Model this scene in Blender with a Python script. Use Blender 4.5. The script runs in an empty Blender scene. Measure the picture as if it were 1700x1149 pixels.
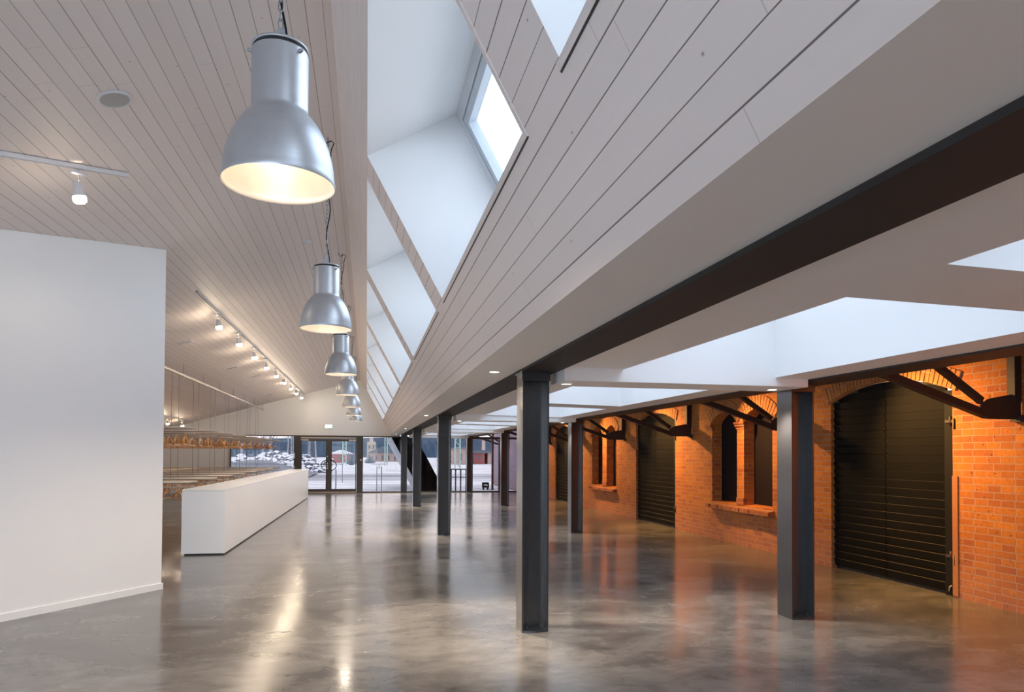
import bpy, bmesh, math, random
from mathutils import Vector, Matrix

random.seed(7)
SC = bpy.context.scene
COL = SC.collection
PI = math.pi

# ------------------------------------------------------------------ helpers
def nm(ob, parent):
    COL.objects.link(ob)
    if parent is not None:
        ob.parent = parent
    return ob

class MB:
    """collects polygons and builds them as ONE mesh object"""
    def __init__(s):
        s.v = []; s.f = []; s.sm = []
    def add(s, pts, faces, smooth=False):
        o = len(s.v)
        s.v += [tuple(p) for p in pts]
        for f in faces:
            s.f.append(tuple(o + i for i in f)); s.sm.append(smooth)
        return s
    def poly(s, pts):
        return s.add(pts, [tuple(range(len(pts)))])
    def box(s, x0, x1, y0, y1, z0, z1):
        p = [(x0,y0,z0),(x1,y0,z0),(x1,y1,z0),(x0,y1,z0),(x0,y0,z1),(x1,y0,z1),(x1,y1,z1),(x0,y1,z1)]
        return s.add(p, [(3,2,1,0),(4,5,6,7),(0,1,5,4),(1,2,6,5),(2,3,7,6),(3,0,4,7)])
    def prism(s, prof, axis, a0, a1, fwd=True):
        """prof: 2d polygon; axis 'x','y' or 'z' is the extrusion axis"""
        def P(q, a):
            if axis == 'y': return (q[0], a, q[1])
            if axis == 'x': return (a, q[0], q[1])
            return (q[0], q[1], a)
        n = len(prof)
        pts = [P(q, a0) for q in prof] + [P(q, a1) for q in prof]
        fs = [tuple(range(n)), tuple(range(2*n-1, n-1, -1))]
        for i in range(n):
            j = (i+1) % n
            fs.append((i, i+n, j+n, j))
        return s.add(pts, fs)
    def tube(s, pts, r, n=8, smooth=True, caps=True, closed=False):
        P = [Vector(p) for p in pts]
        m = len(P)
        rr = r if isinstance(r, (list, tuple)) else [r]*m
        base = len(s.v)
        prev = None
        for i in range(m):
            if closed:
                t = (P[(i+1) % m] - P[i-1])
            else:
                t = P[min(i+1, m-1)] - P[max(i-1, 0)]
            t.normalize()
            if prev is None:
                a = Vector((0,0,1)) if abs(t.z) < .9 else Vector((1,0,0))
                u = t.cross(a).normalized()
            else:
                u = (prev - t*prev.dot(t))
                if u.length < 1e-6:
                    u = t.cross(Vector((1,.3,.2)))
                u.normalize()
            prev = u
            w = t.cross(u)
            for k in range(n):
                an = 2*PI*k/n
                s.v.append(tuple(P[i] + u*(rr[i]*math.cos(an)) + w*(rr[i]*math.sin(an))))
        lim = m if closed else m-1
        for i in range(lim):
            i2 = (i+1) % m
            for k in range(n):
                k2 = (k+1) % n
                s.f.append((base+i*n+k, base+i*n+k2, base+i2*n+k2, base+i2*n+k)); s.sm.append(smooth)
        if caps and not closed:
            s.f.append(tuple(base+k for k in range(n-1,-1,-1))); s.sm.append(False)
            s.f.append(tuple(base+(m-1)*n+k for k in range(n))); s.sm.append(False)
        return s
    def lathe(s, prof, c=(0,0,0), n=32, smooth=True, cap0=False, cap1=False):
        base = len(s.v)
        for (r, z) in prof:
            for k in range(n):
                a = 2*PI*k/n
                s.v.append((c[0]+r*math.cos(a), c[1]+r*math.sin(a), c[2]+z))
        m = len(prof)
        for i in range(m-1):
            for k in range(n):
                k2 = (k+1) % n
                s.f.append((base+i*n+k, base+i*n+k2, base+(i+1)*n+k2, base+(i+1)*n+k)); s.sm.append(smooth)
        if cap0:
            s.f.append(tuple(base+k for k in range(n-1,-1,-1))); s.sm.append(False)
        if cap1:
            s.f.append(tuple(base+(m-1)*n+k for k in range(n))); s.sm.append(False)
        return s
    def xf(s, M):
        s.v = [tuple(M @ Vector(p)) for p in s.v]; return s
    def build(s, name, mat, parent=None, bevel=0, fix=False):
        me = bpy.data.meshes.new(name)
        me.from_pydata(s.v, [], s.f)
        for p, b in zip(me.polygons, s.sm):
            p.use_smooth = b
        if fix:
            bm = bmesh.new(); bm.from_mesh(me)
            bmesh.ops.recalc_face_normals(bm, faces=bm.faces)
            bm.to_mesh(me); bm.free()
        me.materials.append(mat)
        ob = bpy.data.objects.new(name, me)
        nm(ob, parent)
        if bevel:
            md = ob.modifiers.new('bevel', 'BEVEL'); md.width = bevel; md.segments = 2; md.limit_method = 'ANGLE'
        return ob

def tag(o, label, cat, group=None, kind='thing'):
    o['label'] = label; o['category'] = cat; o['kind'] = kind
    if group: o['group'] = group
    return o
def struct(o, label=None):
    o['kind'] = 'structure'
    if label: o['label'] = label
    return o
def empty(name, loc=(0,0,0), rz=0):
    o = bpy.data.objects.new(name, None); COL.objects.link(o)
    o.empty_display_size = .1
    o.location = loc; o.rotation_euler = (0,0,rz)
    return o
def copy_tree(o, parent=None):
    kids = list(o.children)
    c = o.copy(); COL.objects.link(c)
    c.parent = parent
    for k in kids:
        copy_tree(k, c)
    return c

# ------------------------------------------------------------------ materials
MAT = {}
def new_mat(name):
    m = bpy.data.materials.new(name); m.use_nodes = True
    nt = m.node_tree; nt.nodes.clear()
    out = nt.nodes.new('ShaderNodeOutputMaterial')
    MAT[name] = m
    return m, nt, out
class NT:
    """tiny node-building shorthand"""
    def __init__(s, nt): s.nt = nt
    def n(s, t, **kw):
        nd = s.nt.nodes.new(t)
        for k, v in kw.items(): setattr(nd, k, v)
        return nd
    def l(s, a, b): s.nt.links.new(a, b)
    def put(s, sock, v):
        if hasattr(v, 'is_linked') or hasattr(v, 'links'): s.l(v, sock)
        else: sock.default_value = v
    def m(s, op, a, b=0.0, c=None, clamp=False):
        nd = s.n('ShaderNodeMath', operation=op); nd.use_clamp = clamp
        s.put(nd.inputs[0], a); s.put(nd.inputs[1], b)
        if c is not None: s.put(nd.inputs[2], c)
        return nd.outputs[0]
    def mix(s, f, a, b, mode='MIX'):
        nd = s.n('ShaderNodeMix', data_type='RGBA', blend_type=mode)
        s.put(nd.inputs[0], f); s.put(nd.inputs[6], a); s.put(nd.inputs[7], b)
        return nd.outputs[2]
    def noise(s, vec, scale, detail=3, rough=.55):
        nd = s.n('ShaderNodeTexNoise'); nd.inputs['Scale'].default_value = scale
        nd.inputs['Detail'].default_value = detail; nd.inputs['Roughness'].default_value = rough
        if vec is not None: s.l(vec, nd.inputs['Vector'])
        return nd.outputs['Fac']
    def ramp(s, f, stops):
        nd = s.n('ShaderNodeValToRGB'); s.l(f, nd.inputs[0])
        el = nd.color_ramp.elements
        while len(el) < len(stops): el.new(.5)
        for e, (p, c) in zip(el, stops):
            e.position = p; e.color = c if len(c) == 4 else (*c, 1)
        return nd.outputs[0]
    def mapr(s, v, a, b, c, d):
        nd = s.n('ShaderNodeMapRange'); s.l(v, nd.inputs[0])
        for i, q in enumerate((a, b, c, d)): nd.inputs[i+1].default_value = q
        return nd.outputs[0]
    def xyz(s, x, y, z):
        nd = s.n('ShaderNodeCombineXYZ')
        s.put(nd.inputs[0], x); s.put(nd.inputs[1], y); s.put(nd.inputs[2], z)
        return nd.outputs[0]
    def obj(s):
        t = s.n('ShaderNodeTexCoord'); sp = s.n('ShaderNodeSeparateXYZ'); s.l(t.outputs['Object'], sp.inputs[0])
        return t.outputs['Object'], sp.outputs[0], sp.outputs[1], sp.outputs[2]
    def bump(s, h, strength, dist=.01):
        b = s.n('ShaderNodeBump'); b.inputs['Strength'].default_value = strength; b.inputs['Distance'].default_value = dist
        s.l(h, b.inputs['Height']); return b.outputs[0]
    def bsdf(s, out, col, rough=.5, metal=0.0, spec=.5, normal=None, emit=None, estr=0):
        b = s.n('ShaderNodeBsdfPrincipled')
        s.put(b.inputs['Base Color'], col if not isinstance(col, tuple) else (*col[:3], 1))
        s.put(b.inputs['Roughness'], rough); s.put(b.inputs['Metallic'], metal)
        b.inputs['Specular IOR Level'].default_value = spec
        if normal is not None: s.l(normal, b.inputs['Normal'])
        if emit:
            b.inputs['Emission Color'].default_value = (*emit, 1); b.inputs['Emission Strength'].default_value = estr
        s.l(b.outputs[0], out.inputs[0]); return b

def plain(name, col, rough=.5, metal=0., spec=.5, noise=.06, scale=8., bump=0.):
    m, nt, out = new_mat(name); N = NT(nt)
    v, x, y, z = N.obj()
    f = N.noise(v, scale, 4)
    lo = tuple(max(0, c*(1-noise)) for c in col); hi = tuple(min(1, c*(1+noise)) for c in col)
    c = N.mix(f, (*lo, 1), (*hi, 1))
    nb = N.bump(f, bump, .004) if bump else None
    N.bsdf(out, c, rough, metal, spec, nb)
    return m

plain('white_paint', (.87,.865,.86), .55, noise=.015, scale=3)
plain('gypsum', (.87,.86,.85), .6, noise=.012, scale=2)
plain('counter_white', (.86,.855,.86), .32, noise=.01, scale=3)
plain('black', (.012,.012,.013), .5)
plain('black_rubber', (.010,.010,.011), .75, spec=.15)
m = plain('steel_paint', (.030,.031,.036), .30, spec=.4, noise=.15, scale=14)
for n_ in m.node_tree.nodes:
    if n_.type == 'BSDF_PRINCIPLED':
        n_.inputs['Coat Weight'].default_value = 1.0; n_.inputs['Coat Roughness'].default_value = .16
plain('beam_paint', (.050,.045,.044), .55, spec=.10, noise=.1, scale=10)
plain('rust_steel', (.045,.024,.022), .6, noise=.3, scale=18, bump=.1)
plain('frame_brown', (.060,.050,.046), .45, noise=.1)
plain('frame_white', (.72,.75,.78), .4, noise=.02)
plain('track_white', (.74,.73,.74), .4, noise=.02)
plain('grille', (.50,.48,.46), .7, noise=.05, scale=90)
plain('chain_steel', (.35,.35,.36), .35, metal=.9)
plain('galv_dull', (.40,.42,.45), .45, metal=.7, noise=.1, scale=20)
plain('tube_grey', (.52,.44,.37), .42, metal=.25, noise=.05)
plain('wire', (.30,.28,.27), .5, metal=.5)
plain('copper_wood', (.78,.36,.13), .40, noise=.35, scale=14)
plain('copper_pale', (.90,.62,.40), .38, noise=.2, scale=14)
plain('steel_satin', (.55,.55,.56), .3, metal=.9)
plain('brass', (.75,.60,.48), .4, metal=.3)
plain('dark_panel', (.016,.010,.012), .8, spec=.15, noise=.12, scale=4)
plain('pillar_post', (.05,.03,.025), .6)
plain('guard_red', (.45,.17,.06), .6, noise=.15, scale=10)
plain('eaves_wood', (.10,.06,.045), .7, noise=.2, scale=6)
plain('outdoor_metal', (.45,.50,.56), .5)
plain('zinc_light', (.62,.67,.72), .4, noise=.02)
plain('zinc', (.42,.47,.52), .5, noise=.08)
plain('pylon_green', (.40,.58,.52), .6)
plain('post_grey', (.16,.18,.22), .6)
plain('bark', (.42,.44,.48), .8, noise=.4, scale=3)
plain('twigs', (.16,.20,.25), .9, noise=.4, scale=2)
plain('church_wall', (.55,.50,.42), .8, noise=.08, scale=1)
plain('long_wall', (.45,.36,.33), .8, noise=.1, scale=1)
plain('red_wall', (.36,.13,.13), .8, noise=.1, scale=1)
plain('beige_wall', (.52,.43,.40), .8, noise=.08, scale=1)
plain('roof_dark', (.14,.18,.23), .8, noise=.1, scale=1)
plain('house_window', (.12,.14,.18), .3)
plain('snow_lump', (.80,.82,.86), .8, noise=.06, scale=2)
plain('yellow', (.75,.55,.08), .5)
plain('sign_white', (.85,.88,.86), .5)

# dark glazed gable end of the outer wall
m, nt, out = new_mat('dark_glaze'); N = NT(nt)
N.bsdf(out, (.015,.018,.022), .05, 0, .6)

def glass_mat(name, tint, refl=1.0):
    m, nt, out = new_mat(name); N = NT(nt)
    tr = N.n('ShaderNodeBsdfTransparent'); tr.inputs[0].default_value = (*tint, 1)
    gl = N.n('ShaderNodeBsdfGlossy'); gl.inputs['Roughness'].default_value = .02
    fr = N.n('ShaderNodeFresnel'); fr.inputs[0].default_value = 1.45
    mx = N.n('ShaderNodeMixShader')
    N.l(N.m('MULTIPLY', fr.outputs[0], refl), mx.inputs[0]); N.l(tr.outputs[0], mx.inputs[1]); N.l(gl.outputs[0], mx.inputs[2])
    N.l(mx.outputs[0], out.inputs[0]); return m
glass_mat('glass', (.93,.96,.97))
glass_mat('dimming_glass', (.58,.53,.51), .8)  # tint added to the gable panes to dim the bright yard
glass_mat('roof_glass', (.96,.98,.99), .5)

def emit_mat(name, col, st):
    m, nt, out = new_mat(name); N = NT(nt)
    e = N.n('ShaderNodeEmission'); e.inputs[0].default_value = (*col, 1); e.inputs[1].default_value = st
    N.l(e.outputs[0], out.inputs[0]); return m
emit_mat('bulb', (1, .84, .64), 5)
emit_mat('spot_lens', (1, .86, .68), 9)
emit_mat('down_lens', (1, .88, .72), 7)
emit_mat('exit_face', (.80, 1, .90), 1.1)
emit_mat('exit_green', (.10, .75, .45), .8)

# spun aluminium lamp body
m, nt, out = new_mat('lamp_metal'); N = NT(nt)
v, x, y, z = N.obj()
f = N.noise(v, 9, 5); sc = N.noise(N.xyz(N.m('MULTIPLY', x, 6.), N.m('MULTIPLY', y, 6.), N.m('MULTIPLY', z, 60.)), 2., 3)
c = N.mix(f, (.47,.49,.52,1), (.62,.64,.67,1))
N.bsdf(out, c, N.mapr(sc, .3, .7, .32, .44), .75, .5, N.bump(sc, .05, .002))
m, nt, out = new_mat('lamp_inside'); N = NT(nt)
v, x, y, z = N.obj(); f = N.noise(v, 14, 4)
N.bsdf(out, N.mix(f, (.72,.66,.60,1), (.85,.79,.73,1)), .38, .35, .5)

# painted timber boarding; s = distance across the boards, run = along Y
def boards(name, sexpr, width, phase, col, groove_w, groove_dark, seed):
    m, nt, out = new_mat(name); N = NT(nt)
    v, x, y, z = N.obj()
    s = N.m('MULTIPLY_ADD', x, sexpr[0], sexpr[1])
    q = N.m('DIVIDE', N.m('SUBTRACT', s, phase), width)
    idx = N.m('FLOOR', q); fr = N.m('FRACT', q)
    d = N.m('MULTIPLY', N.m('MINIMUM', fr, N.m('SUBTRACT', 1., fr)), width)
    wn = N.n('ShaderNodeTexWhiteNoise', noise_dimensions='1D'); N.l(N.m('ADD', idx, seed), wn.inputs['W'])
    rnd = wn.outputs['Value']
    # grooves vary in strength from joint to joint
    wn2 = N.n('ShaderNodeTexWhiteNoise', noise_dimensions='1D'); N.l(N.m('ADD', N.m('FLOOR', N.m('ADD', q, .5)), seed+9), wn2.inputs['W'])
    gw = N.m('MULTIPLY', N.mapr(wn2.outputs['Value'], 0, 1, .65, 1.25), groove_w)
    g = N.m('SUBTRACT', 1., N.m('DIVIDE', d, gw), clamp=True)
    g = N.m('MULTIPLY', g, 1.6, clamp=True)
    # butt joints
    jy = N.m('FRACT', N.m('ADD', N.m('DIVIDE', y, 3.6), N.m('MULTIPLY', rnd, 7.31)))
    j = N.m('LESS_THAN', N.m('ABSOLUTE', N.m('SUBTRACT', jy, .5)), .0007)
    # knots
    vo = N.n('ShaderNodeTexVoronoi', voronoi_dimensions='2D', feature='F1'); vo.inputs['Scale'].default_value = 1.
    N.l(N.xyz(N.m('MULTIPLY', s, 3.4), N.m('MULTIPLY', y, 2.6), 0.), vo.inputs['Vector'])
    kn = N.m('MULTIPLY', N.m('SUBTRACT', 1., N.m('DIVIDE', vo.outputs['Distance'], .024), clamp=True), 1.2, clamp=True)
    sel = N.n('ShaderNodeSeparateColor'); N.l(vo.outputs['Color'], sel.inputs[0])
    kn = N.m('MULTIPLY', kn, N.m('GREATER_THAN', sel.outputs[0], .55))
    grain = N.noise(N.xyz(N.m('MULTIPLY', s, 60.), N.m('MULTIPLY', y, 1.6), rnd), 1.3, 4)
    base = N.mix(rnd, tuple(c*.965 for c in col)+(1,), tuple(min(1, c*1.02) for c in col)+(1,))
    base = N.mix(N.mapr(grain, .35, .75, 0, .10), base, tuple(c*.80 for c in col)+(1,))
    dark = N.m('MAXIMUM', N.m('MULTIPLY', g, groove_dark), N.m('MULTIPLY', j, .25))
    base = N.mix(dark, base, (.10,.075,.065,1))
    base = N.mix(N.m('MULTIPLY', kn, .75), base, (.12,.09,.08,1))
    h = N.m('SUBTRACT', N.m('MULTIPLY', grain, .12), N.m('ADD', g, kn))
    N.bsdf(out, base, .55, 0, .35, N.bump(h, .35, .003))
    return m
BW = (.905,.815,.772)
boards('boards_left', (-1.04, -.254*1.04), .1144, .059, BW, .0036, .62, 3)
boards('boards_steep', (-2.094, .9486*2.094), .1131, .098, (.90,.80,.755), .0034, .9, 41)

# smooth whitewashed board without joints (ridge board, lining trims)
m, nt, out = new_mat('board_plain'); N = NT(nt)
v, x, y, z = N.obj()
gr = N.noise(N.xyz(N.m('MULTIPLY', x, 40.), N.m('MULTIPLY', y, 1.2), N.m('MULTIPLY', z, 14.)), 1.5, 4)
N.bsdf(out, N.mix(N.mapr(gr, .3, .75, 0, 1), (.89,.80,.755,1), (.80,.715,.67,1)), .55, 0, .35)

# bricks: u runs along the wall (or into a reveal), v is height
def brick(name, c1, c2, mort, vertical=False, scale=1.0):
    m, nt, out = new_mat(name); N = NT(nt)
    v, x, y, z = N.obj()
    u = N.m('ADD', x, y)
    wob = N.noise(v, 2.2, 3)
    u = N.m('ADD', u, N.m('MULTIPLY', wob, .02))
    zz = N.m('ADD', z, N.m('MULTIPLY', wob, .012))
    vec = N.xyz(u, zz, 0.) if not vertical else N.xyz(zz, u, 0.)
    b = N.n('ShaderNodeTexBrick'); b.offset = .5; b.squash = .62; b.squash_frequency = 2
    N.l(vec, b.inputs['Vector'])
    b.inputs['Scale'].default_value = 1; b.inputs['Mortar Size'].default_value = .0055
    b.inputs['Mortar Smooth'].default_value = .25; b.inputs['Bias'].default_value = 0
    b.inputs['Brick Width'].default_value = .262; b.inputs['Row Height'].default_value = .0765
    b.inputs['Color1'].default_value = (0,0,0,1); b.inputs['Color2'].default_value = (1,1,1,1); b.inputs['Mortar'].default_value = (.5,.5,.5,1)
    n1 = N.noise(v, 26, 4); n2 = N.noise(v, 1.3, 3); n3 = N.noise(v, 80, 3)
    bc = N.mix(b.outputs['Color'], (*c1, 1), (*c2, 1))
    bc = N.mix(N.mapr(n1, .35, .7, 0, .45), bc, tuple(c*.55 for c in c1)+(1,))
    bc = N.mix(N.mapr(n2, .4, .7, 0, .35), bc, (c2[0]*1.15, c2[1]*1.2, c2[2]*1.2, 1))
    # soot pits
    pit = N.m('GREATER_THAN', N.noise(v, 17, 2), .70)
    bc = N.mix(N.m('MULTIPLY', pit, .7), bc, (.05,.03,.03,1))
    # footing courses turn pinker: daylight low on the wall, painted into the brick
    foot = N.m('MULTIPLY', N.mapr(z, .05, .75, .55, 0), N.mapr(n1, .3, .6, .4, 1))
    bc = N.mix(foot, bc, (.36,.17,.15,1))
    c = N.mix(b.outputs['Fac'], bc, (*mort, 1))
    h = N.m('ADD', N.m('MULTIPLY', N.m('SUBTRACT', 1., b.outputs['Fac']), 1.), N.m('MULTIPLY', n3, .35))
    N.bsdf(out, c, .82, 0, .25, N.bump(h, .8, .008))
    return m
brick('brick', (.43,.115,.034), (.66,.225,.034), (.47,.29,.20))
brick('brick_dark', (.33,.095,.04), (.47,.15,.045), (.36,.22,.17))
brick('brick_daylit', (.34,.25,.31), (.47,.36,.44), (.52,.47,.52))  # outdoor stretch of the same brick, daylight tint put into its colour
# single voussoir bricks
m, nt, out = new_mat('voussoir'); N = NT(nt)
v, x, y, z = N.obj()
f = N.noise(v, 9, 3); g = N.noise(v, 40, 4)
N.bsdf(out, N.mix(g, N.mix(f, (.36,.12,.04,1), (.62,.28,.09,1)), (.42,.17,.06,1)), .8, 0, .25, N.bump(g, .5, .006))
plain('mortar', (.40,.28,.23), .9, noise=.2, scale=30, bump=.3)

# black tarred planks of the warehouse doors
m, nt, out = new_mat('tarred_plank'); N = NT(nt)
v, x, y, z = N.obj()
g = N.noise(N.xyz(N.m('MULTIPLY', x, 8.), N.m('MULTIPLY', y, 2.), N.m('MULTIPLY', z, 45.)), 2.2, 4)
f = N.noise(v, 3, 3)
N.bsdf(out, N.mix(g, (.004,.0037,.0035,1), N.mix(f, (.007,.0065,.006,1), (.013,.0118,.0108,1))), .75, 0, .15, N.bump(g, .25, .004))

plain('worn_lit_edge', (.085,.072,.055), .8, noise=.3, scale=20, spec=.15)  # board edges: wear, with caught light mixed into the colour
# polished concrete floor
m, nt, out = new_mat('polished_concrete'); N = NT(nt)
v, x, y, z = N.obj()
def dnoise(vec, scale, detail, rough, dist):
    nd = N.n('ShaderNodeTexNoise'); nd.inputs['Scale'].default_value = scale; nd.inputs['Detail'].default_value = detail
    nd.inputs['Roughness'].default_value = rough; nd.inputs['Distortion'].default_value = dist
    N.l(vec, nd.inputs['Vector']); return nd.outputs['Fac']
v2 = N.xyz(x, N.m('MULTIPLY', y, 1.5), 0.)
cl = dnoise(v2, .75, 8, .62, .8)
fine = dnoise(v2, 3.2, 9, .66, .7)
swirl = dnoise(v2, 2.2, 3, .55, 2.2)
msk = dnoise(v2, 1.1, 3, .5, .5)
ridge = N.m('SUBTRACT', 1., N.m('DIVIDE', N.m('ABSOLUTE', N.m('SUBTRACT', swirl, .5)), .012), clamp=True)
ridge = N.m('MULTIPLY', ridge, N.mapr(msk, .46, .62, 0, 1))
c = N.ramp(cl, [(.30, (.062,.058,.056)), (.50, (.126,.117,.110)), (.67, (.205,.191,.178))])
c = N.mix(N.mapr(fine, .38, .80, 0, .5), c, (.222,.206,.192,1))
c = N.mix(N.mapr(fine, .26, .52, .34, 0), c, (.060,.054,.052,1))
c = N.mix(N.m('MULTIPLY', ridge, .03), c, (.36,.33,.30,1))
ro = N.m('ADD', N.mapr(cl, .3, .7, .12, .20), N.m('ADD', N.mapr(fine, .45, .7, 0, .06), N.m('MULTIPLY', ridge, .1)))
N.bsdf(out, c, ro, 0, .62, N.bump(msk, .06, .02))

# snow yard
m, nt, out = new_mat('snow_ground'); N = NT(nt)
v, x, y, z = N.obj()
tr = N.noise(N.xyz(N.m('MULTIPLY', x, .16), N.m('MULTIPLY', y, .55), 0.), 1.2, 6, .65)
tr2 = N.noise(N.xyz(N.m('MULTIPLY', x, .05), N.m('MULTIPLY', y, .22), 3.), 1.3, 5)
c = N.mix(N.mapr(tr, .46, .60, 0, .75), (.86,.87,.89,1), (.40,.42,.47,1))
road = N.m('SUBTRACT', 1., N.m('DIVIDE', N.m('ABSOLUTE', N.m('SUBTRACT', y, 50.)), 9.), clamp=True)
c = N.mix(N.m('MULTIPLY', N.mapr(tr2, .36, .52, .25, 1.), N.m('MULTIPLY', road, 1.5, clamp=True)), c, (.25,.26,.30,1))
N.bsdf(out, c, .8, 0, .2)

# forested ridge, with the blue of the haze mixed into its colours
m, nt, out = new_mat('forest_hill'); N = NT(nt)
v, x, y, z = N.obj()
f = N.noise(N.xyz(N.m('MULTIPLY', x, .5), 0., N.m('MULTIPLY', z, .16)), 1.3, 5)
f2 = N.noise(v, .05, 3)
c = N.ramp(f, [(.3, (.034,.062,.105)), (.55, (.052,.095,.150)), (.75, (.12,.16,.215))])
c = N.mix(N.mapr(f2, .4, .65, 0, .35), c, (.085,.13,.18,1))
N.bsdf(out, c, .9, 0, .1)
# tumbled snowy stones
m, nt, out = new_mat('snowy_stone'); N = NT(nt)
v, x, y, z = N.obj()
ge = N.n('ShaderNodeNewGeometry'); sp = N.n('ShaderNodeSeparateXYZ'); N.l(ge.outputs['Normal'], sp.inputs[0])
f = N.noise(v, 2.2, 4)
k = N.m('GREATER_THAN', N.m('ADD', sp.outputs[2], N.m('MULTIPLY', f, .8)), .80)
N.bsdf(out, N.mix(k, (.17,.20,.25,1), (.82,.85,.90,1)), .85, 0, .2)

M = MAT
# ------------------------------------------------------------------ setting: numbers (metres; X right, Y into the hall, Z up)
YF, YB = -4.6, 29.2            # wall behind the camera, glazed gable
XL = -8.6                      # left wall
XW = 6.55                      # face of the old brick wall
RX, RZ = -.254, 4.588          # ridge
def zl(x): return 4.66 + .285*x             # shallow left slope
def zs(x): return 4.1204 - 1.84*x           # steep right slope
EX, EZ = .9486, 2.375          # eaves of the steep slope
def soff(x): return 2.375 if x <= 1.69 else 2.375 - .05*(x-1.69)/2.42

# floor
struct(MB().poly([(XL-.2,YF-.2,0),(7.0,YF-.2,0),(7.0,YB+.2,0),(XL-.2,YB+.2,0)]).build('floor', M['polished_concrete']),
       'polished mottled grey concrete floor of the hall')
# left slope
struct(MB().poly([(RX,YF,RZ),(XL-.1,YF,zl(XL-.1)),(XL-.1,YB+.2,zl(XL-.1)),(RX,YB+.2,RZ)]).build('ceiling', M['boards_left']),
       'shallow ceiling slope of white painted boards above the counter and cloakroom')
# steep slope with eight roof-light openings
OT, OB = -.016, .634
OPEN = [(-.9,2.29),(2.855,6.09),(6.585,9.89),(10.36,13.68),(14.13,17.45),(17.9,21.2),(21.65,24.95),(25.4,28.7)]
mb = MB()
def sq(x0, x1, y0, y1):
    mb.poly([(x0,y0,zs(x0)),(x0,y1,zs(x0)),(x1,y1,zs(x1)),(x1,y0,zs(x1))])
sq(OB, EX, YF, YB+.2)
ys = [YF]+[q for o in OPEN for q in o]+[YB+.2]
for i in range(0, len(ys), 2):
    sq(OT, OB, ys[i], ys[i+1])
struct(mb.build('ceiling_steep', M['boards_steep']), 'steep ceiling slope of white boards pierced by roof-light wells')
q = MB(); q.poly([(RX,YF,zs(RX)),(RX,YB+.2,zs(RX)),(OT,YB+.2,zs(OT)),(OT,YF,zs(OT))])
struct(q.build('ceiling_ridge', M['board_plain']), 'smooth board strip between the ridge and the roof-lights')
# wells, roof windows and lining trims
WV = Vector((.775, 0, .445))
for i, (y0, y1) in enumerate(OPEN):
    a = Vector((OT,0,zs(OT))); b = Vector((OB,0,zs(OB)))
    A = a+WV; B = b+WV
    P = lambda p, y: (p.x, y, p.z)
    w = MB()
    w.poly([P(a,y0),P(A,y0),P(B,y0),P(b,y0)]); w.poly([P(b,y1),P(B,y1),P(A,y1),P(a,y1)])
    w.poly([P(a,y0),P(a,y1),P(A,y1),P(A,y0)]); w.poly([P(b,y1),P(b,y0),P(B,y0),P(B,y1)])
    struct(w.build('ceiling_well' if i == 0 else 'ceiling_well.%03d' % i, M['white_paint']))
    # roof window: outer frame, sash, pane in the plane of the far end of the well
    dn = (B-A).normalized(); nrm = Vector((dn.z,0,-dn.x)); 
    if nrm.x < 0: nrm = -nrm
    win = struct(empty('window_%d' % (i+1), (A.x, (y0+y1)/2, A.z)))
    base = Matrix.Translation(-Vector(win.location))
    L = (B-A).length
    def ring(o0, o1, d0, d1, name, mat):
        q = MB()
        def W(s, y, d): 
            p = A + dn*s + nrm*d; return (p.x, y, p.z)
        outer = [(o0, y0+o0),(L-o0, y0+o0),(L-o0, y1-o0),(o0, y1-o0)]
        inner = [(o1, y0+o1),(L-o1, y0+o1),(L-o1, y1-o1),(o1, y1-o1)]
        for d, flip in ((d0, 0), (d1, 1)):
            for k in range(4):
                k2 = (k+1) % 4
                f = [W(*outer[k], d), W(*outer[k2], d), W(*inner[k2], d), W(*inner[k], d)]
                q.poly(f if flip else f[::-1])
        for k in range(4):
            k2 = (k+1) % 4
            q.poly([W(*inner[k], d0), W(*inner[k2], d0), W(*inner[k2], d1), W(*inner[k], d1)])
            q.poly([W(*outer[k], d0), W(*outer[k2], d0), W(*outer[k2], d1), W(*outer[k], d1)])
        q.xf(base); return q.build(name, mat, win, fix=True)
    ring(.0, .095, -.02, .06, 'window_frame', M['frame_white'])
    ring(.095, .105, .002, .06, 'window_gasket', M['black'])
    ring(.105, .175, -.012, .07, 'window_sash', M['zinc_light'])
    q = MB()
    for s, y in ((.17,y0+.17),(L-.17,y0+.17),(L-.17,y1-.17),(.17,y1-.17)):
        p = A+dn*s+nrm*.05; q.v.append((p.x,y,p.z))
    q.f.append((0,1,2,3)); q.sm.append(False); q.xf(base)
    q.build('pane', M['roof_glass'], win)
    # trim boards on the room side: lower lip and near jamb, with a black strip put in for the shadow gap beyond
    t = MB(); g = MB()
    nin = Vector((-1.84,0,-1)).normalized()
    sd = Vector((1,0,-1.84)).normalized()
    def S(p, ds, y, d):
        r = p + sd*ds + nin*d; return (r.x, y, r.z)
    def strip(mbx, s0, s1, ya, yb, d, pt):
        c = [S(pt,s0,ya,0),S(pt,s1,ya,0),S(pt,s1,yb,0),S(pt,s0,yb,0),S(pt,s0,ya,d),S(pt,s1,ya,d),S(pt,s1,yb,d),S(pt,s0,yb,d)]
        mbx.add(c, [(0,1,2,3),(7,6,5,4),(0,4,5,1),(1,5,6,2),(2,6,7,3),(3,7,4,0)])
    strip(t, 0, .030, y0-.030, y1+.03, .006, b)
    strip(t, -(b-a).length, 0, y0-.030, y0, .006, b)
    strip(g, .030, .0365, y0-.030, y1+.03, .0035, b)
    struct(t.build('trim_%d' % (i+1), M['board_plain'], fix=True))
    struct(g.build('trim_%d' % (i+21), M['black'], fix=True))

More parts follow.
